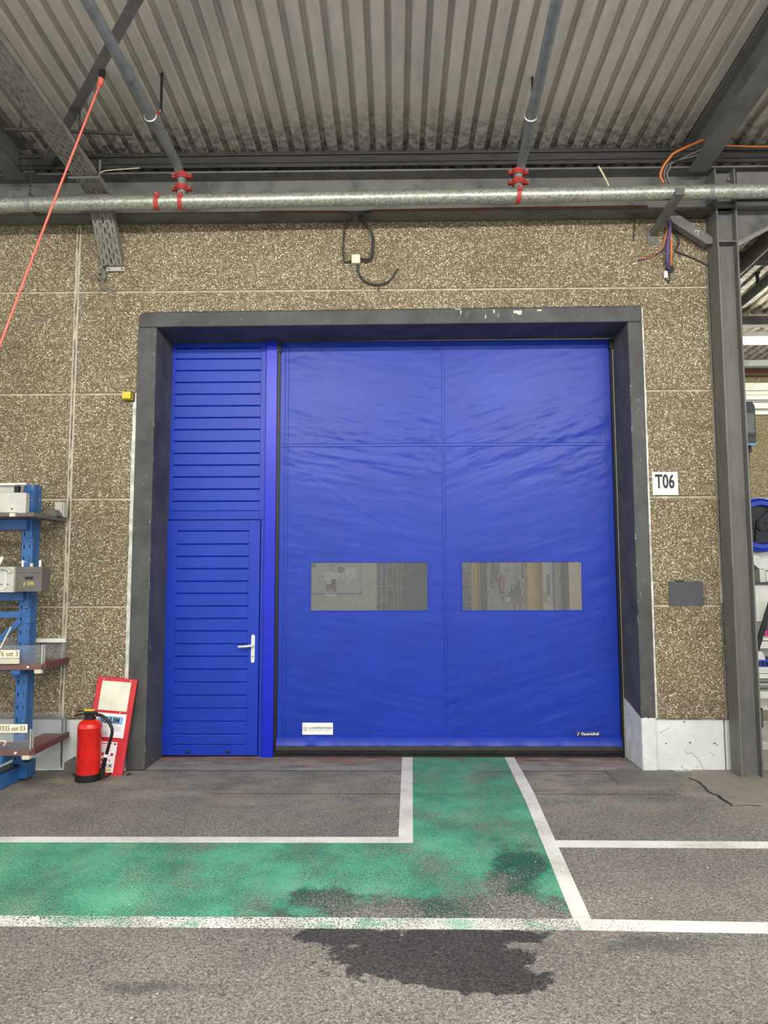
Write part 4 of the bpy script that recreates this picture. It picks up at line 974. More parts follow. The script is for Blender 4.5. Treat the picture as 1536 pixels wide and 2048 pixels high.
onk(MB().box(RX1-.03, RX1+.006, RF-.014, RF+.06, 1.235, 1.33).disc((RX1-.012, RF-.016, 1.285), .007, .006, 'y', 10), 'gusset_clip', 'rack_blue', bevel=.004)
onk(MB().box(RX0-.012, RX1+.03, RF-.012, RB+.02, .02, .145), 'foot_socket', 'rack_blue', bevel=.004)
onk(MB().prism([(-3.06, -.23), (-2.97, -.23), (-3.05, -1.7), (-3.14, -1.7)], 'z', .0, .115), 'base_arm', 'rack_blue', bevel=.008)
onk(MB().prism([(-3.06, -.23), (-2.97, -.23), (-3.05, -1.7), (-3.14, -1.7)], 'z', .115, .135), 'base_arm_rail', 'rack_navy')
onk(MB().box(RX0+.02, RX1-.01, -.62, RF, .205, .266), 'tray_arm', 'rack_blue', bevel=.004)
onk(MB().box(RX0+.02, RX1-.01, -.42, RF, .84, .879), 'tray_arm', 'rack_blue', bevel=.004)
for ch in list(rk.children):
    if ch.name.split('.')[0] in ('post_front', 'post_side', 'foot_socket', 'base_arm', 'base_arm_rail', 'tray_arm'):
        c2 = ch.copy(); COL.objects.link(c2); c2.parent = rk; c2.location = ch.location+Vector((-1.2, 0, 0))
# --- top jig : aluminium fixture
jg = thing('aluminium_jig', (-3.05, -.3, 2.075), 'silver aluminium fixture on the top beam of the blue rack', 'fixture')
def onj(par, mb, nm, mat, **k):
    o = mb.build(nm, mat, None, **k); o.parent = par; o.location -= par.location; return o
onj(jg, MB().prism([(-4.2, -.60), (-2.795, -.60), (-2.80, -.03), (-2.935, -.03), (-2.935, -.33), (-4.2, -.33)], 'z', 2.075, 2.108), 'base_plate', 'jig_grey', bevel=.003)
onj(jg, MB().box(-4.2, -2.865, -.60, -.56, 2.105, 2.262), 'front_block', 'al_jig', bevel=.004)
onj(jg, MB().box(-2.925, -2.86, -.605, -.55, 2.10, 2.258), 'end_cheek', 'al_jig', bevel=.003)
onj(jg, MB().box(-4.2, -3.0, -.45, -.40, 2.26, 2.34), 'rear_block', 'al_jig', bevel=.003)
onj(jg, MB().tube([(-3.12, -.47, 2.345), (-2.935, -.47, 2.345)], .010, 10).box(-3.2, -3.02, -.48, -.46, 2.335, 2.352), 'toggle_lever', 'white_plastic', smooth=True)
onj(jg, MB().box(-3.035, -3.0, -.46, -.43, 2.28, 2.33), 'clamp_block', 'black_plastic')
onj(jg, MB().box(-2.87, -2.805, -.12, -.10, 2.108, 2.235).box(-2.80, -2.790, -.12, -.05, 2.108, 2.235), 'rear_fence', 'al_jig', bevel=.002)
onj(jg, MB().prism([(-2.87, 2.108), (-2.78, 2.108), (-2.82, 2.165), (-2.87, 2.165)], 'y', -.25, -.14), 'wedge', 'jig_grey')
onj(jg, MB().box(-2.975, -2.935, -.625, -.595, 2.072, 2.10), 'foot_pad', 'box_ivory', bevel=.003)
onj(jg, MB().box(-4.1, -3.085, -.64, -.60, 2.09, 2.14), 'label_block', 'box_ivory', bevel=.004)
for x, z in ((-2.97, 2.135), (-3.12, 2.22)): onj(jg, MB().disc((x, -.601, z), .006, .004, 'y', 10), 'screw', 'ink_black')
# --- second jig : white block and grey board with marks
j2 = thing('gauge_box', (-3.0, -.4, 1.485), 'grey and white gauge box with a black slot on the second rack beam', 'box')
onj(j2, MB().box(-4.2, -2.985, -.50, -.32, 1.487, 1.688), 'white_body', 'al_jig', bevel=.004)
onj(j2, MB().box(-2.985, -2.778, -.47, -.33, 1.492, 1.688), 'grey_board', 'jig_grey', bevel=.003)
onj(j2, MB().box(-2.912, -2.846, -.472, -.46, 1.588, 1.610), 'slot', 'black_plastic')
onj(j2, MB().box(-2.984, -2.779, -.4712, -.46, 1.640, 1.642), 'board_line', 'ink_black')
onj(j2, MB().text('P', .045, (-2.915, -.471, 1.545), xs=.6).text('5W', .045, (-2.865, -.471, 1.553), xs=.8), 'marker_writing', 'sign_yellow')
for x, mt in ((-2.972, 'white_plastic'), (-2.832, 'white_plastic')):
    onj(j2, MB().tube([(x, -.40, 1.685), (x, -.40, 1.740)], .010, 10), 'pin', mt, smooth=True)
onj(j2, MB().tube([(-2.996, -.40, 1.728), (-2.946, -.40, 1.728)], .003, 6), 'pin_cross', 'white_plastic')
onj(j2, MB().tube([(-2.90, -.40, 1.685), (-2.90, -.40, 1.716)], .012, 12), 'brass_stud', 'box_ivory', smooth=True)
onj(j2, MB().bar((-3.115, -.51, 1.68), (-3.075, -.51, 1.765), .012, .022, (1,0,0)), 'lever', 'white_plastic')
onj(j2, MB().tube(smooth_path([(-3.1, -.52, 1.676), (-3.05, -.52, 1.672), (-3.02, -.52, 1.66), (-3.0, -.52, 1.64)]), .009, 8), 'grip', 'al_jig', smooth=True)
onj(j2, MB().box(-3.052, -3.044, -.506, -.49, 1.515, 1.655).box(-3.10, -3.044, -.506, -.49, 1.512, 1.52), 'rail', 'white_plastic')
for x in (-3.19, -3.08, -3.03): onj(j2, MB().disc((x, -.501, 1.55), .005, .004, 'y', 10), 'screw', 'ink_black')
# --- trays with acrylic fences
def tray(z, yf, xr, txt, lab, hgt, grp=None):
    t = thing('parts_tray', (xr-.5, (yf-.02)/2, z), lab, 'tray')
    on = lambda mb, nm, mat, **k: onj(t, mb, nm, mat, **k)
    on(MB().prism([(-4.2, yf), (xr, yf), (xr, -.025), (-2.935, -.025), (-2.935, -.33), (-4.2, -.33)], 'z', z, z+.016), 'tray_floor', 'tray_brown', bevel=.002)
    on(MB().box(xr-.008, xr+.012, yf, -.02, z-.02, z+.028), 'side_rim', 'tray_rim', bevel=.002)
    on(MB().box(-4.2, xr-.02, yf-.006, yf+.01, z-.025, z+.018), 'front_rim', 'tray_brown', bevel=.002)
    on(MB().box(-4.2, xr-.03, yf+.012, yf+.017, z+.016, z+hgt), 'front_pane', 'acrylic')
    on(MB().box(-4.2, xr, -.05, -.045, z+.016, z+hgt+.03), 'rear_pane', 'acrylic')
    for y in (yf+.01, yf+.03): on(MB().box(xr-.034+(y-yf)*.4, xr-.024+(y-yf)*.4, y-.004, y+.004, z+.016, z+hgt+.004), 'corner_post', 'aluminium')
    on(MB().box(xr-.016, xr-.004, -.055, -.035, z+.016, z+hgt+.02), 'rear_post', 'mid_grey', bevel=.001)
    on(MB().box(xr-.075, xr-.02, yf-.012, yf+.03, z-.052, z-.022), 'foot_block', 'box_ivory', bevel=.003)
    on(MB().disc((xr-.125, yf-.010, z-.002), .009, .010, 'y', 12), 'screw', 'white_plastic')
    return t, on
xr4 = P(66, 1490, -.60).x
t4, on4 = tray(.292, -.60, xr4, None, 'brown tray with clear sides labelled 9335 set 03 on the lowest level', .165)
a, b = P(-60, 1449, -.615), P(53, 1466, -.615)
lb4 = on4(MB().box(a.x, b.x, -.607, -.600, b.z, a.z), 'label', 'label_cream')
on4(MB().text('9335 set 03', .052, (b.x-.012, -.6085, (a.z+b.z)/2), align='RIGHT', xs=.83), 'lettering', 'jig_grey')
on4(MB().tube(smooth_path([P(-5, 1488, -.63), P(4, 1482, -.64), P(11, 1484, -.64), P(8, 1491, -.63)]), .008, 8), 'latch', 'box_ivory', smooth=True)
xr3 = P(89, 1325, -.42).x
t3, on3 = tray(.905, -.42, xr3, None, 'brown tray with clear sides labelled 76 set 3 on the third level', .165)
a, b = P(-40, 1300, -.43), P(38.5, 1316, -.43)
on3(MB().box(a.x, b.x, -.434, -.426, b.z, a.z), 'label', 'label_cream')
on3(MB().text('76 set 3', .058, (b.x-.006, -.4355, (a.z+b.z)/2), align='RIGHT', xs=.86), 'lettering', 'jig_grey')
a, b = P(-30, 1317.5, -.44), P(38, 1328, -.44)
on3(MB().box(a.x, b.x, -.445, -.428, b.z, a.z), 'latch_plate', 'box_ivory', bevel=.003)
a, b = P(69, 1277, -.06), P(132, 1284.5, -.06)
on3(MB().prism([(a.x, a.z), (b.x, a.z), (b.x, b.z), (a.x+.008, b.z)], 'y', -.07, -.055), 'top_bar', 'white_plastic')
on3(MB().tube([P(0, 1297, -.46), P(22, 1254, -.40)], .006, 8), 'strut', 'box_ivory')
on3(MB().box(*sorted((P(38, 1309, -.3).x, P(52, 1309, -.3).x)), -.31, -.29, .925, .945), 'block', 'white_plastic')

# --- fire extinguisher
ex = thing('fire_extinguisher', (-2.443, -.27, 0), 'red fire extinguisher with black base and hose standing on the asphalt', 'extinguisher')
MB().lathe([(.090, 0), (.099, .004), (.100, .048), (.092, .056)], 36).build('base_ring', 'black_plastic', ex, True)
eb = MB().lathe([(.0905, .04), (.0925, .06), (.0925, .405), (.0945, .408), (.0945, .414), (.0925, .418), (.090, .432), (.078, .452), (.055, .468), (.036, .474)], 40).build('cylinder', 'ext_red', ex, True)
for z in (.165, .29):
    MB().tube([(.018*cos(a), -.0925-.004, .0+.008*sin(a)+z) for a in [radians(20+k*14) for k in range(11)]], .0035, 6).build('bracket_clip', 'ext_red', eb).location.z -= .04
MB().box(-.001, .001, -.0937, -.09, .05, .40).build('weld_seam', 'sign_red', eb).location.z -= .04
MB().lathe([(.036, .470), (.044, .473), (.044, .502), (.038, .508), (.030, .512)], 28).build('collar', 'black_plastic', ex, True)
hd = MB().box(-.045, .055, -.022, .022, .508, .534).build('valve_head', 'black_plastic', ex, False, .006)
m = MB().bar((-.125, 0, .500), (-.02, 0, .524), .030, .012).bar((-.115, 0, .528), (.02, 0, .548), .026, .008)
m.build('lever', 'black_plastic', ex, False, .003)
MB().box(-.045, .03, -.016, .016, .536, .550).build('safety_tab', 'yellow', ex, False, .003)
hx = [(480,740),(540,742),(620,775),(715,870),(772,970),(785,1060),(765,1160),(720,1320),(680,1470),(640,1620),(612,1740)]
hp = []
for k, (a, b) in enumerate(hx):
    q = P(140+a/9.31, 1350+b/9.31, -.27-.03*sin(pi*k/10)); hp.append(q-ex.location)
ps = smooth_path(hp, 5)
MB().tube(ps, [.0125]*38+[.0125+.0035*min(1, k/6) for k in range(len(ps)-38)], 14).build('hose', 'black_plastic', ex, True)
MB().tube([hp[0]-Vector((.03, 0, 0)), hp[0]+Vector((.02, 0, 0))], .0145, 14).build('hose_ferrule', 'aluminium', ex, True)
d = (hp[9]-hp[8]).normalized(); c0 = hp[8]; MB().tube([c0, c0+d*.022], .0185, 14).build('nozzle_band', 'paper', ex, True)
MB().tube([hp[10], hp[10]+Vector((-.006, 0, -.05))], [.019, .022], 14).build('nozzle', 'black_plastic', ex, True)
MB().tube(smooth_path([(.09, -.02, .035), (.125, -.04, .030), (.165, -.045, .040), (.20, -.05, .066)]), .008, 8).build('foot_hook', 'black_plastic', ex, True)
MB().tube([(-.095, .0, .03), (-.125, .01, .036)], .007, 8).build('foot_hook', 'black_plastic', ex, True)
# --- sign board leaning on the wall
BW, BH = .332, .775
sb = thing('sign_board', (-2.385, -.155, .0), 'red board with foam extinguisher notices leaning against the wall', 'sign')
sb.rotation_euler = (radians(-9.2), radians(4.6), 0)
MB().box(-BW/2, BW/2, 0, .018, 0, BH).build('board', 'sign_red', sb, False, .004)
MB().box(-BW/2+.045, BW/2-.045, -.004, .004, .51, .745).build('blank_panel', 'sign_cream', sb)
sh = MB().box(-BW/2+.045, BW/2-.040, -.004, .004, .30, .488).build('notice_sheet', 'paper', sb); sh['label'] = 'white notice with light blue band reading SCHUIM'
def onsh(mb, nm, mat, par): o = mb.build(nm, mat, None); o.parent = par; o.location -= par.location; return o
onsh(MB().box(-.105, .103, -.0052, -.002, .405, .465), 'blue_band', 'sign_blue', sh)
onsh(MB().text('SCHUIM', .062, (-.004, -.0058, .434), bold=.0016, xs=.72), 'lettering', 'ink_black', sh)
for x0, x1, z0, z1 in ((-.10, -.005, .355, .392), (.03, .098, .355, .392), (-.10, -.012, .312, .345)):
    b = MB()
    for q in ((x0, x1, z0, z0+.0015), (x0, x1, z1-.0015, z1), (x0, x0+.0015, z0, z1), (x1-.0015, x1, z0, z1)): b.box(q[0], q[1], -.0052, -.002, q[2], q[3])
    for k in range(4): b.box(x0+.008, x1-.008-(.012 if k == 3 else 0), -.0052, -.002, z1-.009-k*.007, z1-.0075-k*.007)
    onsh(b, 'text_box', 'ink_grey', sh)
s2 = MB().box(-.115, .088, -.004, .004, .028, .265).build('instruction_sheet', 'paper', sb); s2['label'] = 'white fire instruction sheet with red symbols'
onsh(MB().box(-.10, .05, -.0052, -.002, .248, .254), 'heading', 'sign_red', s2)
onsh(MB().box(.063, .078, -.0052, -.002, .243, .258), 'corner_mark', 'ink_navy', s2)
onsh(MB().disc((.025, -.0045, .225), .012, .002, 'y', 12, .008).box(.012, .038, -.0052, -.002, .190, .193).box(.012, .015, -.0052, -.002, .19, .21).box(.035, .038, -.0052, -.002, .19, .21), 'figure_symbol', 'sign_red', s2)
for x, z in ((-.02, .168), (.058, .168), (-.02, .122)): onsh(MB().box(x-.011, x+.011, -.0052, -.002, z-.011, z+.011), 'red_symbol', 'sign_red', s2)
onsh(MB().text('112', .024, (.035, -.0055, .122), bold=.0004), 'lettering', 'sign_red', s2)
onsh(MB().box(-.045, .03, -.0052, -.002, .070, .094), 'exit_symbol', 'green_sign', s2)
onsh(MB().bar((.045, -.0048, .07), (.072, -.0048, .094), .001, .006, (0,0,1)).bar((.045, -.0048, .094), (.072, -.0048, .07), .001, .006, (0,0,1)), 'cross_symbol', 'ink_black', s2)
onsh(MB().box(-.10, .072, -.0052, -.002, .040, .056), 'yellow_bar', 'sign_yellow', s2)
for k, z in enumerate((.205, .145, .10)): onsh(MB().box(-.10, -.06, -.0052, -.002, z, z+.002), 'text_line', 'ink_grey', s2)
for x, z in ((-.11, .758), (.115, .758), (.07, .500)): MB().disc((x, -.002, z), .006, .004, 'y', 10).build('screw', 'aluminium', sb)
# concrete block at the wall foot
a = G(128, 1546); one(MB().prism([(-2.72, 0), (-2.50, 0), (-2.50, .105), (-2.69, .105), (-2.72, .085)], 'y', -.10, .03), 'concrete_block', 'concrete_block', 'small grey concrete block on the floor behind the extinguisher', 'block', bevel=.006)
one(MB().tube(smooth_path([G(247, 1551)+Vector((.03, 0, .004)), G(258, 1548, .004), G(263, 1547, .004)]), .005, 6), 'floor_scrap', 'black_plastic', 'tiny black scrap lying before the leaning red board', 'scrap')
# ================================================================ BAY BEHIND THE DOORS
def rect(x0, y0, x1, y1, Y):
    a, b = P(x0, y0, Y), P(x1, y1, Y); return a.x, b.x, b.z, a.z
def slab(px, Y, th, nm, mat, par=None, **k):
    x0, x1, z0, z1 = rect(*px, Y); o = MB().box(x0, x1, Y, Y+th, z0, z1).build(nm, mat, None, **k)
    if par is not None: o.parent = par; o.location -= par.location
    return o
def child(par, mb, nm, mat, **k):
    o = mb.build(nm, mat, None, **k); o.parent = par; o.location -= par.location; return o
def wallbox(nm, b, mat, lab):
    return tag(MB().box(*b).build(nm, mat), lab, 'wall', None, 'structure')
# -- partition with whiteboard
YW = 9.0; xe = P(752, 1170, YW).x
wallbox('wall_partition', (-9, xe, YW, YW+.15, -.1, 3.4), 'hall_wall', 'pale green partition wall behind the left window strip')
wb = thing('whiteboard', (P(670, 1186, YW).x, YW, P(670, 1186, YW).z), 'wall-mounted whiteboard with papers behind the left window strip', 'whiteboard')
x0, x1, z0, z1 = rect(560, 1060, 721, 1186, YW-.02)
child(wb, MB().box(x0, x1, YW-.02, YW, z0, z1), 'board_panel', 'whiteboard')
child(wb, MB().box(x0, x1+.01, YW-.035, YW, z0-.02, z0), 'bottom_rail', 'mid_grey'); child(wb, MB().box(x1-.005, x1+.012, YW-.03, YW, z0, z1), 'side_rail', 'aluminium')
child(wb, MB().box(x1-.03, x1+.016, YW-.04, YW, z0-.024, z0+.012), 'corner_cap', 'black_plastic')
for k, (px, mt, lab) in enumerate([((649,1144,676,1159), 'paper', 'wide white paper on the whiteboard'), ((691,1136,711,1157), 'paper', 'tall white paper on the whiteboard'), ((693,1155.5,704,1166), 'paper', 'small paper under the tall one on the whiteboard'),
        ((676,1146,690,1159), 'paper', 'paper below the round badge on the whiteboard'), ((651,1183,670,1193), 'paper', 'paper hanging over the whiteboard rail'), ((653,1158,672,1184), 'brown_paint', 'brown photo print on the whiteboard')]):
    s = slab(px, YW-.026-.002*k, .002, 'paper_sheet' if mt == 'paper' else 'photo_print', mt); tag(s, lab, 'paper')
    if mt != 'paper':
        child(s, MB().box(*rect(653, 1158, 663, 1168, YW)[:2], YW-.042, YW-.034, *rect(653, 1158, 663, 1168, YW)[2:]), 'print_patch', 'paper')
        child(s, MB().box(*rect(664, 1159, 671, 1172, YW)[:2], YW-.042, YW-.034, *rect(664, 1159, 671, 1172, YW)[2:]), 'print_patch', 'dark_cloth')
        child(s, MB().box(*rect(655, 1178, 668, 1183, YW)[:2], YW-.042, YW-.034, *rect(655, 1178, 668, 1183, YW)[2:]), 'print_patch', 'ink_rose')
c = P(681.5, 1140, YW-.03); o = tag(MB().disc(c, .062, .01, 'y', 20).build('round_badge', 'plate_grey'), 'round dark badge on the whiteboard', 'badge'); child(o, MB().disc(c+Vector((0, -.006, 0)), .03, .006, 'y', 16), 'badge_centre', 'sign_blue')
for px, py, wh in ((680, 1157, 'paper below the round badge'), (704, 1162, 'small paper under the tall one')): tag(MB().disc(P(px, py, YW-.045), .012, .012, 'y', 10).build('magnet', 'black_plastic'), 'black magnet holding the '+wh, 'magnet', 'whiteboard magnets')
tg = MB()
for k in range(5): tg.box(*rect(657+k*1.5, 1129+k % 2, 663+k*1.6, 1130+k % 2, YW)[:2], YW-.0225, YW-.0205, *rect(657, 1128.6+k*.8, 663, 1129.2+k*.8, YW)[2:])
child(wb, tg, 'diagram', 'ink_grey'); child(wb, MB().box(*rect(636, 1151.5, 647, 1153.5, YW)[:2], YW-.0225, YW-.0205, *rect(636, 1151.5, 647, 1153.5, YW)[2:]), 'caption', 'ink_grey')
child(wb, MB().box(*rect(624, 1127, 631, 1135, YW)[:2], YW-.024, YW-.0205, *rect(624, 1127, 631, 1135, YW)[2:]), 'plant_print', 'green_sign')
# -- white parts rack beyond the partition
YR = 15.0; gz = hz(YR)
rkw = thing('parts_rack', (P(765, 1200, YR).x, YR, gz), 'white steel parts rack with bins beside the aisle', 'rack')
for px in (753.5, 762, 774):
    x = P(px, 1170, YR).x; child(rkw, MB().box(x-.02, x+.02, YR, YR+.05, gz, gz+2.4), 'upright', 'machine_white')
for py in (1141, 1162, 1173, 1204):
    q0, q1 = P(752, py, YR), P(776, py, YR); child(rkw, MB().box(q0.x, q1.x, YR-.01, YR+.5, q0.z-.02, q0.z+.02), 'shelf', 'machine_white')
for px, mt, lab in (((766,1118,772,1161), 'rack_blue', 'tall blue panel standing in the white parts rack'), ((760,1142,766,1161), 'hall_white', 'pale carton on the upper shelf of the white parts rack'), ((764,1178,772,1192), 'rack_blue', 'blue bin on the lower shelf of the white parts rack'),
        ((759,1178,764,1191), 'sign_red', 'red bin beside the blue bin in the white parts rack'), ((762,1193,773,1204), 'machine_white', 'white bin on the bottom shelf of the white parts rack'), ((753,1143,759,1160), 'machine_grey', 'grey part on the upper shelf of the white parts rack'), ((754,1178,758,1192), 'taupe', 'taupe carton on the lower shelf of the white parts rack'),
        ((760,1208,776,1218), 'coupling_red', 'red cradle under the white parts rack'), ((777,1178,786,1203), 'brown_paint', 'brown bundle beside the white parts rack'), ((776,1136,783,1160), 'machine_grey', 'grey machine part behind the white parts rack')):
    b = slab(px, (YR-.06) if 'panel' in lab else YR+.1+.05*random.random(), .05 if 'panel' in lab else .3, 'bin', mt, None, bevel=.01); tag(b, lab, 'bin')
# -- poles leaning in a bundle
YP = 22.0
for k in range(9):
    x = P(781+k*2.4, 1150, YP).x; top = P(781, 1117+ (k*7) % 11, YP).z
    tag(MB().tube([(x, YP+.2*(k % 3), hz(YP)), (x+.04*((k % 3)-1), YP+.2*(k % 3), top)], .028, 8).build('pole', ['hall_white', 'taupe', 'aluminium'][k % 3], None, True), ['white', 'taupe', 'silver'][k % 3]+' upright pole in the bundle beside the aisle', 'pole', 'upright poles beside the aisle')
tag(slab((786,1178,801,1192), YP+1.2, .5, 'low_cabinet', 'beige_door', None, bevel=.02), 'low beige cabinet behind the striped bollard', 'cabinet')
tag(slab((801,1118,807,1180), 34, .6, 'tall_cabinet', 'hall_white', None, bevel=.03), 'tall cream cabinet standing behind the walking person', 'cabinet')
# -- bollard
YB = 24.0; q = P(793.3, 1183, YB); bz = hz(YB)
bo = thing('bollard', (q.x, YB, bz), 'yellow and black striped bollard in the aisle', 'bollard')
H = q.z-bz; nb = 6
for k in range(nb):
    MB().lathe([(.055, H*k/nb), (.055, H*(k+1)/nb)], 14).build('band', 'yellow' if k % 2 else 'black_plastic', bo, True)
child_cap = MB().lathe([(.055, H), (.045, H+.025), (.02, H+.035)], 14).build('cap', 'yellow', bo, True)
# -- people
def person(px, Y, hgt, lab, shirt, legs, rzv, stride=.16, headcover='hair'):
    x = P(px, 1160, Y).x; z0 = hz(Y)-.004; s = hgt/1.76
    J = {'pel': (0,0,.95,.13), 'waist': (0,0,1.08,.12), 'chest': (0,.01,1.30,.15), 'neck': (0,0,1.50,.055), 'head': (0,-.01,1.60,.085), 'top': (0,0,1.70,.075),
         'hl': (-.10,0,.90,.095), 'kl': (-.11,-stride*.4,.50,.06), 'al': (-.11,stride*.2-.02,.09,.045), 'tl': (-.12,-.16+stride*.2,.035,.035),
         'hr': (.10,0,.90,.095), 'kr': (.11,-stride*.7,.51,.06), 'ar': (.11,-stride,.09,.045), 'tr': (.12,-stride-.15,.035,.035),
         'sl': (-.19,0,1.42,.07), 'el': (-.25,.05,1.14,.045), 'wl': (-.26,-.03,.90,.035), 'fl': (-.26,-.05,.80,.028),
         'sr': (.19,0,1.42,.07), 'er': (.25,.02,1.14,.045), 'wr': (.26,-.08,.91,.035), 'fr': (.26,-.10,.81,.028)}
    E = [('pel','waist'),('waist','chest'),('chest','neck'),('neck','head'),('head','top'),('pel','hl'),('hl','kl'),('kl','al'),('al','tl'),('pel','hr'),('hr','kr'),('kr','ar'),('ar','tr'),
         ('chest','sl'),('sl','el'),('el','wl'),('wl','fl'),('chest','sr'),('sr','er'),('er','wr'),('wr','fr')]
    ks = list(J); me = bpy.data.meshes.new('person')
    me.from_pydata([tuple(c*s for c in J[k][:3]) for k in ks], [(ks.index(a), ks.index(b)) for a, b in E], [])
    o = bpy.data.objects.new('tmp', me); COL.objects.link(o)
    o.modifiers.new('skin', 'SKIN')
    for i, k in enumerate(ks):
        r = J[k][3]*s; me.skin_vertices[0].data[i].radius = (r, r*(.75 if k in ('pel','waist','chest') else 1)); me.skin_vertices[0].data[i].use_root = (k == 'pel')
    sd = o.modifiers.new('sub', 'SUBSURF'); sd.levels = 2; sd.render_levels = 2
    bpy.context.view_layer.update()
    m2 = bpy.data.meshes.new_from_object(o.evaluated_get(bpy.context.evaluated_depsgraph_get()))
    bpy.data.objects.remove(o)
    for mt in (legs, shirt, 'skin', 'black_plastic'): m2.materials.append(M[mt])
    for p in m2.polygons:
        z = p.center.z/s; ax = abs(p.center.x/s); p.use_smooth = True
        p.material_index = 3 if z < .085 else 2 if (z > 1.49 or (ax > .19 and z < 1.22)) else 1 if (z > .98 or ax > .21) else 0
    b = bpy.data.objects.new('person', m2); COL.objects.link(b); b.location = (x, Y, z0); b.rotation_euler = (0, 0, rzv)
    tag(b, lab, 'person')
    h = MB().lathe([(.088*s, 1.60*s), (.094*s, 1.66*s), (.085*s, 1.73*s), (.05*s, 1.775*s), (.01, 1.785*s)], 14, (0, .008, 0)).build('hair', headcover, None, True); h.parent = b
    return b
person(812.5, 42.0, 1.74, 'person in yellow shirt and grey trousers walking away down the aisle', 'vest_yellow', 'trousers_grey', pi)
person(830, 78.0, 1.72, 'person in dark clothes standing far down the aisle', 'dark_cloth', 'dark_cloth', .4, .08)
person(840, 76.0, 1.76, 'person in pale top and dark trousers far down the aisle', 'taupe', 'dark_cloth', -.5, .08)
tag(slab((851,1142,856,1168), 60, .5, 'yellow_cabinet', 'yellow', None), 'yellow cabinet at the far right of the aisle', 'cabinet')
tag(slab((818,1108,836,1163), 92, .5, 'far_gate', 'hall_white', None), 'white gate at the end of the aisle', 'gate')
ln = MB().prism([(P(812.5,1230,28).x-.08, 20), (P(812.5,1230,28).x+.08, 20), (P(824,1180,60).x+.08, 62), (P(824,1180,60).x-.08, 62)], 'z', .1, .1)
x_a, x_b = P(820, 1215, 24).x, P(822, 1185, 50).x
al = MB().add([(x_a-.06, 14, hz(14)+.004), (x_a+.06, 14, hz(14)+.004), (x_b+.1, 60, hz(60)+.004), (x_b-.1, 60, hz(60)+.004)], [(0,1,2,3)]).build('painted_line', 'paper'); al.parent = hall_floor; al.location -= hall_floor.location
wallbox('wall_far', (-14, 14, 97, 97.2, 0, 7), 'hall_wall', 'pale end wall at the end of the long aisle')
rf = MB().box(-14, 14, 9.35, 97, 5.30, 5.45).build('roof_light_block', 'hall_white'); rf.parent = ceil2  # unseen flat roof, added to keep ambient light out of the far bay
wallbox('wall_side', (14, 14.2, .5, 97, 0, 5.4), 'hall_wall', 'pale far side wall of the bay behind')
wallbox('wall_left', (-14.2, -14, .5, 97, 0, 7), 'hall_wall', 'pale side wall of the bay behind')
# -- right window strip : shelf, columns, white wall with equipment
YS = 13.0
sh = thing('shelf_unit', (P(935, 1170, YS).x, YS, hz(YS)), 'dark shelving unit beside the slim yellow column', 'shelf')
sx0, sx1 = P(918, 1150, YS).x, P(946, 1150, YS).x
for py in (1148, 1174, 1200): z = P(930, py, YS).z; child(sh, MB().box(sx0, sx1, YS-.02, YS+.45, z-.02, z+.018), 'shelf_board', 'plate_grey')
child(sh, MB().box(sx0, sx1, YS+.45, YS+.47, hz(YS), 3.0), 'back_panel', 'hall_white')
for px in (937, 921): x = P(px, 1150, YS).x; child(sh, MB().box(x-.012, x+.012, YS-.02, YS+.02, hz(YS), 3.0), 'upright', 'plate_grey')
for px, mt, lab in (((931,1134,941,1146), 'machine_white', 'white carton on the top shelf of the dark shelving'), ((926,1130,930,1146), 'box_ivory', 'ivory bottle on the top shelf of the dark shelving'), ((929,1154,934,1166), 'sign_red', 'red can on the middle shelf of the dark shelving'), ((935,1160,941,1172), 'machine_white', 'white box on the middle shelf of the dark shelving'),
        ((926,1163,929,1172), 'hall_white', 'small white pot on the middle shelf of the dark shelving'), ((928,1180,936,1197), 'taupe', 'taupe tin on the lower shelf of the dark shelving'), ((936,1188,943,1198), 'machine_grey', 'grey tool on the lower shelf of the dark shelving'), ((926,1206,944,1221), 'plate_grey', 'dark case at the foot of the dark shelving')):
    x0, x1, z0, z1 = rect(*px, YS); o = MB().prism([(x0, z0), (x1, z0), (x1, z0+(z1-z0)*.8), (x0+(x1-x0)*.75, z1), (x0+(x1-x0)*.25, z1), (x0, z0+(z1-z0)*.8)], 'y', YS+.02, YS+.2).build('stored_item', mt); tag(o, lab, 'item')
def hcol(px0, px1, Y, mat, lab, nm):
    xa, xb = P(px0, 1170, Y).x, P(px1, 1170, Y).x; w = xb-xa; z0 = hz(Y)
    m = MB(); m.box(xa, xa+.014, Y, Y+.2, z0, 4.9); m.box(xb-.014, xb, Y, Y+.2, z0, 4.9); m.box(xa, xb, Y+.09, Y+.105, z0, 4.9)
    return tag(m.build(nm, mat), lab, 'column')
hcol(943, 960, 11.0, 'yellow_steel', 'slim yellow steel column beside the dark shelving', 'steel_column')
hcol(960.5, 974.5, 11.6, 'brown_paint', 'brown steel column right behind the slim yellow one', 'steel_column')
yc = hcol(1055, 1088, 2.9, 'yellow_steel', 'wide yellow steel column close behind the curtain door', 'steel_column')
YX = 14.0
wx0, wx1 = P(972, 1170, YX).x, P(1110, 1170, YX).x
wallbox('wall_equipment', (wx0, wx1, YX, YX+.15, 0, 3.6), 'hall_white', 'white wall with extinguisher behind the right window strip')
e0 = P(1004, 1187, YX-.1); zt_ = P(1004, 1150, YX).z
ex2 = thing('wall_extinguisher', (e0.x, YX-.1, e0.z), 'red fire extinguisher hung on the white wall behind the window', 'extinguisher')
hh = zt_-e0.z
MB().lathe([(.066, 0), (.072, .01), (.072, hh*.80), (.06, hh*.88), (.025, hh*.93)], 20).build('cylinder', 'ext_red', ex2, True)
MB().lathe([(.074, -.002), (.074, .03)], 20).build('base_ring', 'black_plastic', ex2, True)
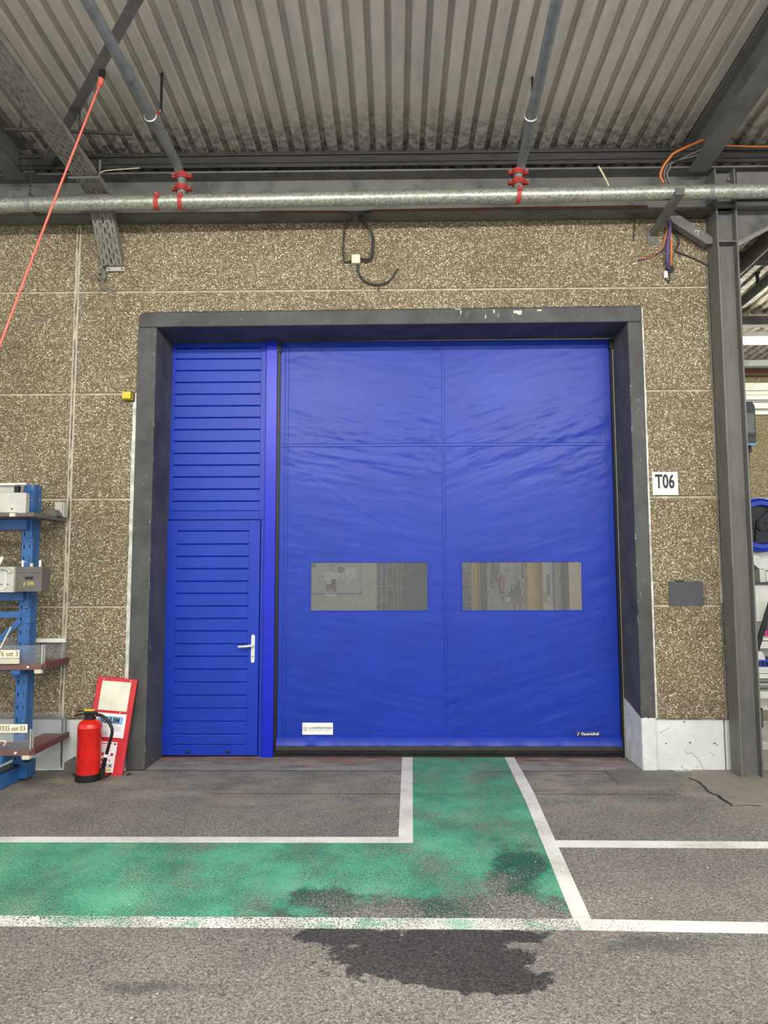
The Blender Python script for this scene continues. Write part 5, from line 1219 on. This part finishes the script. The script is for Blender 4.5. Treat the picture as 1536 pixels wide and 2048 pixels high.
MB().box(-.04, .04, -.02, .02, hh*.93, hh*1.0).build('valve_head', 'black_plastic', ex2)
MB().box(-.03, .005, -.0735, -.06, hh*.3, hh*.68).build('label_panel', 'paper', ex2)
MB().box(-.02, .02, .04, .1, hh*.6, hh*.66).build('wall_hook', 'plate_grey', ex2)
def wallitem(px, nm, mat, lab, cat, th=.04, dy=0.0, **k): return tag(slab(px, YX-th-dy, th, nm, mat, None, **k), lab, cat)
wallitem((984,1115,986.5,1166), 'wall_pipe', 'plate_grey', 'grey vertical pipe on the white wall beside the extinguisher', 'pipe', .06)
wallitem((988,1125,999,1142), 'hopper', 'taupe', 'taupe hopper above the hung extinguisher', 'hopper', .12)
x0, x1, z0, z1 = rect(988, 1142, 999, 1152, YX-.1); tag(MB().prism([(x0, z1), (x1, z1), ((x0+x1)/2, z0)], 'y', YX-.12, YX-.02).build('funnel', 'black_plastic'), 'black funnel below the taupe hopper', 'funnel')
wallitem((990,1152,996,1164), 'drain_pot', 'mid_grey', 'grey pot under the black funnel', 'pot', .08)
wallitem((981,1161,986,1168), 'tap', 'plate_grey', 'grey tap on the white wall', 'tap', .05); wallitem((984,1171,989,1176), 'valve', 'plate_grey', 'small grey valve below the tap', 'valve', .05)
wallitem((1000,1128,1008,1150), 'wall_notice', 'paper', 'white notice above the hung extinguisher', 'notice', .01)
wallitem((1014.5,1129.5,1021,1132.5), 'red_sign', 'sign_red', 'upper small red sign on the white wall', 'sign', .01); wallitem((1014.5,1139,1021,1142), 'red_sign', 'sign_red', 'lower small red sign on the white wall', 'sign', .01)
n1 = wallitem((1028,1127,1041,1151), 'wall_poster', 'hall_wall', 'pale poster with a square code frame on the white wall', 'poster', .012)
n2 = wallitem((1043.5,1128,1056,1155), 'blue_board', 'navy_crate', 'blue-edged document holder beside the yellow column', 'holder', .03); slab((1046.5,1130,1056,1153.5), YX-.036, .01, 'document', 'paper', n2)
wallitem((1041.5,1155,1044,1160), 'yellow_tag', 'sign_yellow', 'tiny yellow tag below the document holder', 'tag', .01)
# test rig on a red-legged stand
YM = 9.0; gz = hz(YM)
rig = thing('test_rig', (P(1032, 1200, YM).x, YM, gz), 'grey test rig with hoses on a red-legged stand', 'machine')
x0, x1, z0, z1 = rect(1009, 1192, 1055, 1207, YM)
child(rig, MB().box(x0, x1, YM, YM+.35, z0, z1), 'table_plate', 'machine_grey', bevel=.008)
child(rig, MB().box(x0, x0+.12, YM-.03, YM, z0+.02, z1-.02), 'front_plate', 'aluminium')
for px in (1031.5, 1042.5): x = P(px, 1210, YM).x; child(rig, MB().box(x-.02, x+.02, YM+.1, YM+.14, gz, z0), 'leg', 'coupling_red')
x = P(1037, 1210, YM).x; child(rig, MB().box(x-.012, x+.012, YM+.12, YM+.15, gz, z0), 'centre_leg', 'aluminium')
for px, r, hgt, mt in ((1019, .035, 1184, 'machine_grey'), (1024, .028, 1176, 'plate_grey'), (1031, .045, 1170, 'machine_grey'), (1037, .05, 1163, 'plate_grey'), (1044, .04, 1172, 'aluminium'), (1050, .035, 1182, 'machine_grey')):
    q = P(px, hgt, YM+.12); child(rig, MB().lathe([(r, 0), (r, (q.z-z1)*.5), (r*.6, (q.z-z1)*.55), (r*.6, (q.z-z1)*.9), (r*.8, (q.z-z1)*.92), (r*.8, q.z-z1)], 14, (q.x, YM+.12, z1)), 'valve_body', mt, smooth=True)
for pts in ([(1022,1188),(1023,1174),(1030,1168),(1036,1166)], [(1028,1190),(1030,1176),(1038,1172),(1042,1186)], [(1040,1166),(1047,1170),(1051,1180),(1052,1190)], [(1036,1164),(1029,1160),(1031,1154),(1037,1157),(1038,1163)], [(1002,1194),(1010,1197)]):
    child(rig, MB().tube(smooth_path([P(a, b, YM+.05) for a, b in pts]), .009, 8), 'hose', 'black_plastic', smooth=True)
# cabinets right of the wide yellow column
YK = 6.2
kc = thing('control_cabinet', (P(1098, 1180, YK).x, YK, hz(YK)), 'white control cabinet with a grey display strip', 'cabinet')
x0, x1, _, _ = rect(1080, 1100, 1107, 1200, YK); child(kc, MB().box(x0, x1, YK, YK+.5, hz(YK), 2.3), 'cabinet_body', 'hall_white', bevel=.01)
xx = rect(1093, 1149, 1100, 1191, YK); child(kc, MB().box(xx[0], xx[1], YK-.008, YK, xx[2], xx[3]), 'display_strip', 'mid_grey')
xx = rect(1089, 1183, 1092.5, 1205, YK); child(kc, MB().box(xx[0], xx[1], YK-.008, YK, xx[2], xx[3]), 'label_plate', 'ink_grey')
for py in (1132, 1139, 1148, 1157, 1165): child(kc, MB().disc(P(1104, py, YK-.006), .008, .012, 'y', 12), 'knob', 'black_plastic')
bd = thing('beige_cabinet', (P(1120, 1180, YK).x, YK, hz(YK)), 'beige steel cabinet with yellow warning stickers', 'cabinet')
x0, x1, _, _ = rect(1107.5, 1100, 1133, 1200, YK); child(bd, MB().box(x0, x1, YK-.01, YK+.5, hz(YK), 2.3), 'cabinet_door', 'beige_door', bevel=.006)
for px in ((1113,1141,1120,1152), (1123.5,1126,1129,1139.5)): xx = rect(*px, YK); child(bd, MB().box(xx[0], xx[1], YK-.013, YK-.009, xx[2], xx[3]), 'warning_sticker', 'sign_yellow')
xx = rect(1105, 1132, 1109, 1141, YK); child(bd, MB().box(xx[0], xx[1], YK-.013, YK-.009, xx[2], xx[3]), 'blue_sticker', 'blue_paper')
child(bd, MB().tube([P(1119, 1158, YK-.03), P(1127, 1158.5, YK-.03), P(1127, 1154, YK-.03)], .010, 8), 'handle', 'black_plastic')
tp = thing('taupe_cabinet', (P(1150, 1180, YK).x, YK-.4, hz(YK)), 'taupe tall cabinet beside the beige one', 'cabinet')
x0, x1, _, _ = rect(1136, 1100, 1185, 1200, YK-.4); child(tp, MB().box(x0, x1, YK-.4, YK-.03, hz(YK), 2.4), 'cabinet_body', 'taupe', bevel=.006)
child(tp, MB().box(x0-.03, x0, YK-.38, YK-.03, hz(YK), 2.4), 'dark_gap_strip', 'black_plastic')  # black strip standing in for the dark gap between the cabinets
xx = rect(1160, 1120, 1175, 1156, YK-.41); child(tp, MB().box(xx[0], xx[1], YK-.415, YK-.4, xx[2], xx[3]), 'notice', 'paper')

# ================================================================ RIGHT: VIEW PAST THE COLUMN
YQ = 6.4
wr_ = tag(MB().box(4.6, 9.5, YQ+.02, YQ+.2, 0, 5.3).build('wall_right', 'mortar'), 'aggregate wall of the bay past the column', 'wall', None, 'structure'); wr_['label'] = 'pale aggregate wall with a window band past the column'
zj = [0, P(1520, 1100, YQ).z, P(1520, 936, YQ).z, P(1520, 830, YQ).z]
def pq(z0, z1):
    o = MB().box(4.6, 9.5, YQ, YQ+.03, z0+.008, z1-.008).build('panel', 'aggregate', None, bevel=.006); o.parent = wr_; o.location -= wr_.location
for a, b in zip(zj, zj[1:]): pq(a, b)
zw1 = P(1520, 765, YQ).z; pq(zw1, P(1520, 746, YQ).z)
# window band
wn = struct('window_1'); tag(wn, 'white framed window band high on the wall past the column', 'window'); wn.location = (7, YQ-.05, zj[-1])
for py0, py1, mt in ((766, 781, 'window_frame_white'), (782, 790, 'window_frame_white'), (790.5, 799, 'window_frame_white'), (806, 817, 'window_frame_white'), (822, 829, 'window_frame_white')):
    a, b = P(1520, py0, YQ-.05).z, P(1520, py1, YQ-.05).z
    child(wn, MB().box(4.6, 9.5, YQ-.06, YQ+.01, b, a), 'frame_rail', mt, bevel=.004)
child(wn, MB().box(4.6, 9.5, YQ-.005, YQ+.005, P(1520, 829, YQ).z, P(1520, 766, YQ).z), 'pane', 'ink_grey')
for x in (5.6, 7.0, 8.4): child(wn, MB().box(x-.03, x+.03, YQ-.05, YQ, P(1520, 829, YQ).z, P(1520, 766, YQ).z), 'mullion', 'window_frame_white')
# beams and pipes under the light roof
def hbeam(py0, py1, Y, mat, lab, cat='beam'):
    a, b = P(1500, py0, Y), P(1500, py1, Y); return one(MB().box(2.95, 9.4, Y, Y+.12, b.z, a.z), 'cross_beam', mat, lab, cat)
hbeam(632, 649, 3.0, 'steel_beam', 'grey cross beam under the corrugated roof nearest the lamp')
hbeam(720, 732, 5.4, 'galv_pipe', 'pale cross beam under the corrugated roof by the far wall')
hbeam(732, 747, 6.1, 'brown_paint', 'brown cross beam along the top of the window wall')
hbeam(503, 521, 1.1, 'steel_beam', 'grey cross beam under the corrugated roof close to the column')
def depth_pipe(pxa, pya, Ya, r, mat, lab, Yb):
    a = P(pxa, pya, Ya); z1 = a.z-.03*(Yb-Ya)
    return one(MB().tube([(a.x, .2, a.z+.03*(Ya-.2)), (a.x, Yb, z1)], r, 16), 'roof_pipe', mat, lab, 'pipe', smooth=True)
depth_pipe(1508, 506, 1.0, .075, 'steel_beam', 'thick dark pipe running away under the corrugated roof', 5.5)
depth_pipe(1515, 578, 1.5, .05, 'galv_pipe', 'thin grey pipe running away under the corrugated roof', 5.5)
q = P(1516, 575, 1.45); one(MB().tube([(q.x, q.y, q.z-.02), (q.x, q.y, q.z+.16)], .018, 8).disc((q.x, q.y, q.z+.16), .03, .015, 'z', 12), 'sprinkler_head', 'plate_grey', 'dark sprinkler head on the thin grey roof pipe', 'sprinkler', smooth=True)
# strip lamp in view
q = P(1480, 683, 3.6)
lm = thing('strip_lamp', (q.x+1.2, 3.6, q.z), 'glowing strip lamp past the steel column', 'lamp')
child(lm, MB().tube([(q.x-.35, 3.6, q.z), (q.x+3.2, 3.6, q.z)], .045, 14), 'tube', 'lamp_tube', smooth=True)
child(lm, MB().box(q.x-.36, q.x+3.2, 3.55, 3.65, q.z+.05, q.z+.12), 'housing', 'window_frame_white')
for x in (q.x+.4, q.x+2.4): child(lm, MB().tube([(x, 3.6, q.z+.1), (x, 3.6, 5.25)], .006, 6), 'hanger', 'aluminium')
# grey drive box with cable
YE = 1.3
bx = thing('drive_box', (P(1498, 895, YE).x, YE, P(1498, 895, YE).z), 'grey plastic drive box hanging past the column', 'box')
x0, x1, z0, z1 = rect(1466, 806, 1514, 888, YE)
cbv = .03
child(bx, MB().prism([(x0, z0+cbv), (x0+cbv, z0), (x1-cbv, z0), (x1, z0+cbv), (x1, z1-cbv*1.3), (x1-cbv*.5, z1), (x0+cbv, z1), (x0, z1-cbv)], 'y', YE, YE+.22), 'housing', 'plate_grey', bevel=.008)
xx = rect(1470, 820, 1511, 872, YE); child(bx, MB().box(xx[0], xx[1], YE-.010, YE, xx[2], xx[3]), 'raised_panel', 'plate_grey', bevel=.006)
xx = rect(1472, 827, 1509, 866, YE); child(bx, MB().box(xx[0], xx[1], YE-.013, YE, xx[2], xx[3]), 'cover', 'mid_grey', bevel=.004)
xx = rect(1480, 887, 1512, 890.5, YE); child(bx, MB().box(xx[0], xx[1], YE-.012, YE, xx[2], xx[3]), 'label_strip', 'blue_paper')
xx = rect(1486, 802, 1508, 806, YE); child(bx, MB().box(xx[0], xx[1], YE+.03, YE+.15, xx[2], xx[3]), 'top_ridge', 'plate_grey')
child(bx, MB().tube([P(1497, 888, YE+.1), P(1498, 905, YE+.1)], .028, 12), 'cable_gland', 'black_plastic')
child(bx, MB().tube([P(1498, 903, YE+.1), P(1497, 940, YE+.1), P(1494, 1010, YE+.1)], .012, 8), 'cable', 'brown_paint', smooth=True)
child(bx, MB().tube([(bx.location.x, YE+.1, z1-.02), (bx.location.x, YE+.1, 4.9)], .012, 8), 'hanger_rod', 'aluminium')
# blue hose reel on its bracket
YH = 1.45; c = P(1519.5, 1050, YH); RR = (P(1519.5, 995, YH).z-c.z)
re_ = thing('hose_reel', (c.x, YH, c.z-RR), 'blue and black reel on a white bracket past the column', 'reel')
rim = MB(); 
prof = [(RR, 0), (RR*.985, -.03), (RR*.93, -.045), (RR*.88, -.03), (RR*.86, -.05), (RR*.72, -.055), (RR*.68, -.03), (RR*.68, .05), (RR, .05)]
seg = 48; vs = []; fs = []
for r, y in prof: vs += [(c.x+r*cos(2*pi*k/seg), YH+y, c.z+r*sin(2*pi*k/seg)) for k in range(seg)]
for i in range(len(prof)):
    for k in range(seg): fs.append((i*seg+k, i*seg+(k+1) % seg, ((i+1) % len(prof))*seg+(k+1) % seg, ((i+1) % len(prof))*seg+k))
child(re_, MB().add(vs, fs), 'rim', 'reel_blue', smooth=True)
child(re_, MB().disc(c, RR*.69, .02, 'y', 40), 'face', 'black_plastic')
for a in (35, 155, 275):
    e = Vector((cos(radians(a)), 0, sin(radians(a)))); n = Vector((-e.z, 0, e.x))
    m = MB(); b0 = c+Vector((0, -.03, 0)); pts = [b0+n*.055+e*.02, b0+n*.085+e*RR*.66, b0-n*.085+e*RR*.66, b0-n*.055+e*.02]
    m.add(pts+[p+Vector((0, .03, 0)) for p in pts], [(0,1,2,3),(7,6,5,4),(0,4,5,1),(1,5,6,2),(2,6,7,3),(3,7,4,0)]); child(re_, m, 'spoke', 'dark_cloth', bevel=.006)
child(re_, MB().disc(c+Vector((0, -.04, 0)), .062, .04, 'y', 24).disc(c+Vector((0, -.062, 0)), .045, .012, 'y', 24, .032), 'hub', 'black_plastic', smooth=True)
q = c+Vector((.115, -.036, -.045)); child(re_, MB().box(q.x-.03, q.x+.04, q.y-.006, q.y, q.z-.03, q.z+.03), 'yellow_sticker', 'sign_yellow')
# bracket and white machine below
mc = thing('white_machine', (P(1530, 1400, 1.6).x+.4, 1.6, 0), 'white machine bench with bracket arm past the column', 'machine')
x0 = P(1478, 1200, 1.6).x
def mcp(px, Y, th, nm, mat, **k):
    a, b, z0, z1 = rect(*px, Y); return child(mc, MB().box(a, b, Y, Y+th, z0, z1), nm, mat, **k)
pts = [P(x, y, 1.55) for x, y in ((1470,1060),(1514,1100),(1531,1140),(1600,1140),(1600,1060))]
child(mc, MB().prism([(p.x, p.z) for p in pts], 'y', 1.56, 1.9), 'bracket_plate', 'machine_white')
pts = [P(x, y, 1.5) for x, y in ((1490,1104),(1514,1104),(1531,1138),(1519,1138),(1500,1122))]
child(mc, MB().prism([(p.x, p.z) for p in pts], 'y', 1.50, 1.56), 'bracket_gusset', 'machine_white')
mcp((1519, 1139, 1532, 1168), 1.5, .2, 'bracket_leg', 'machine_white'); mcp((1532, 1143, 1600, 1163), 1.55, .2, 'bracket_foot', 'machine_white')
mcp((1490, 1164.5, 1600, 1169), 1.42, .45, 'top_edge', 'plate_grey'); mcp((1490, 1169, 1600, 1243), 1.45, .5, 'front_panel', 'machine_white', bevel=.004)
mcp((1495, 1243, 1600, 1271), 1.47, .4, 'control_panel', 'ink_grey'); mcp((1531, 1244, 1600, 1262), 1.46, .05, 'screen', 'plate_grey')
mcp((1495, 1271, 1600, 1281), 1.44, .4, 'middle_rail', 'machine_white'); mcp((1495, 1283, 1600, 1287), 1.45, .4, 'groove_rail', 'machine_white'); mcp((1500, 1287, 1600, 1297), 1.40, .5, 'shelf', 'machine_white', bevel=.003)
mcp((1505, 1297, 1600, 1325), 1.75, .2, 'recess', 'machine_white')
child(mc, MB().box(x0, 6.5, 1.5, 2.2, .10, .30), 'lower_body', 'machine_white') if False else None
q = P(1534, 1267, 1.42); child(mc, MB().disc(q, .03, .03, 'y', 14, .012), 'magenta_ring', 'magenta')
child(mc, MB().bar(P(1541, 1205, 1.30), P(1513, 1300, 1.30), .03, .045, (1, 0, 0)), 'black_arm', 'black_plastic', bevel=.004)
child(mc, MB().tube(smooth_path([P(1506, 1237, 1.42), P(1511, 1243, 1.42), P(1512, 1255, 1.42), P(1510, 1268, 1.42)]), .012, 8), 'hose_end', 'taupe', smooth=True)
cr = thing('crate', (P(1520, 1330, 1.45).x, 1.45, P(1520, 1334, 1.45).z), 'navy slatted crate on the white machine shelf', 'crate')
x0, x1, z0, z1 = rect(1500, 1321, 1600, 1334.5, 1.40)
child(cr, MB().box(x0, x1, 1.43, 1.75, z0, z1), 'body', 'navy_crate')
for k in range(8):
    xa = P(1513+k*8.2, 1328, 1.40).x; child(cr, MB().box(xa-.005, xa+.005, 1.415, 1.43, z0, z1), 'rib', 'navy_crate')
child(cr, MB().box(x0, x1, 1.41, 1.45, z1-.012, z1+.004).box(x0, x1, 1.41, 1.45, z0, z0+.012), 'rim', 'reel_blue')
pp = [P(x, y, 1.42) for x, y in ((1500, 1303), (1524, 1303), (1528, 1306), (1533, 1320.5), (1500, 1320.5))]
one(MB().prism([(p.x, p.z) for p in pp], 'y', 1.43, 1.62), 'white_case', 'white_plastic', 'white plastic case lying on the navy crate', 'case', bevel=.006)
for (y0, y1, Y, th, nm, mt) in ((1334.5, 1347, 1.38, .5, 'drawer_front', 'machine_white'), (1348, 1357, 1.38, .5, 'drawer_front', 'machine_white'), (1358, 1367, 1.55, .3, 'recess', 'machine_white'), (1367, 1371, 1.40, .4, 'base_rail', 'aluminium'), (1371, 1385, 1.6, .3, 'recess', 'machine_white'), (1383, 1397, 1.36, .5, 'plinth', 'machine_white'), (1397, 1420, 1.62, .3, 'recess', 'machine_white')):
    mcp((1495, y0, 1600, y1), Y, th, nm, mt, bevel=.003)
z = P(1520, 1420, 1.62).z
for x in (P(1512, 1420, 1.7).x, 4.3): child(mc, MB().box(x-.03, x+.03, 1.62, 1.7, 0, z+.02), 'foot', 'plate_grey')

# ================================================================ LAMP FIXTURES of this bay (behind the photographer)
for i, (x, y, z) in enumerate(LAMPS_FRONT):
    lab = 'white strip lamp hanging from the grey deck, '+['door-side row, by the rack', 'door-side row, by the column', 'far row, by the rack', 'far row, by the column'][i]
    t = thing('strip_lamp', (x, y, z), lab, 'lamp', 'strip lamps under the grey deck')
    MB().box(-1.3, 1.3, -.08, .08, 0, .05).build('housing', 'window_frame_white', t)
    for sx in (-1.0, 1.0): MB().tube([(sx, 0, .05), (sx, 0, rz(y)-z+.01)], .008, 6).build('hanger', 'aluminium', t)
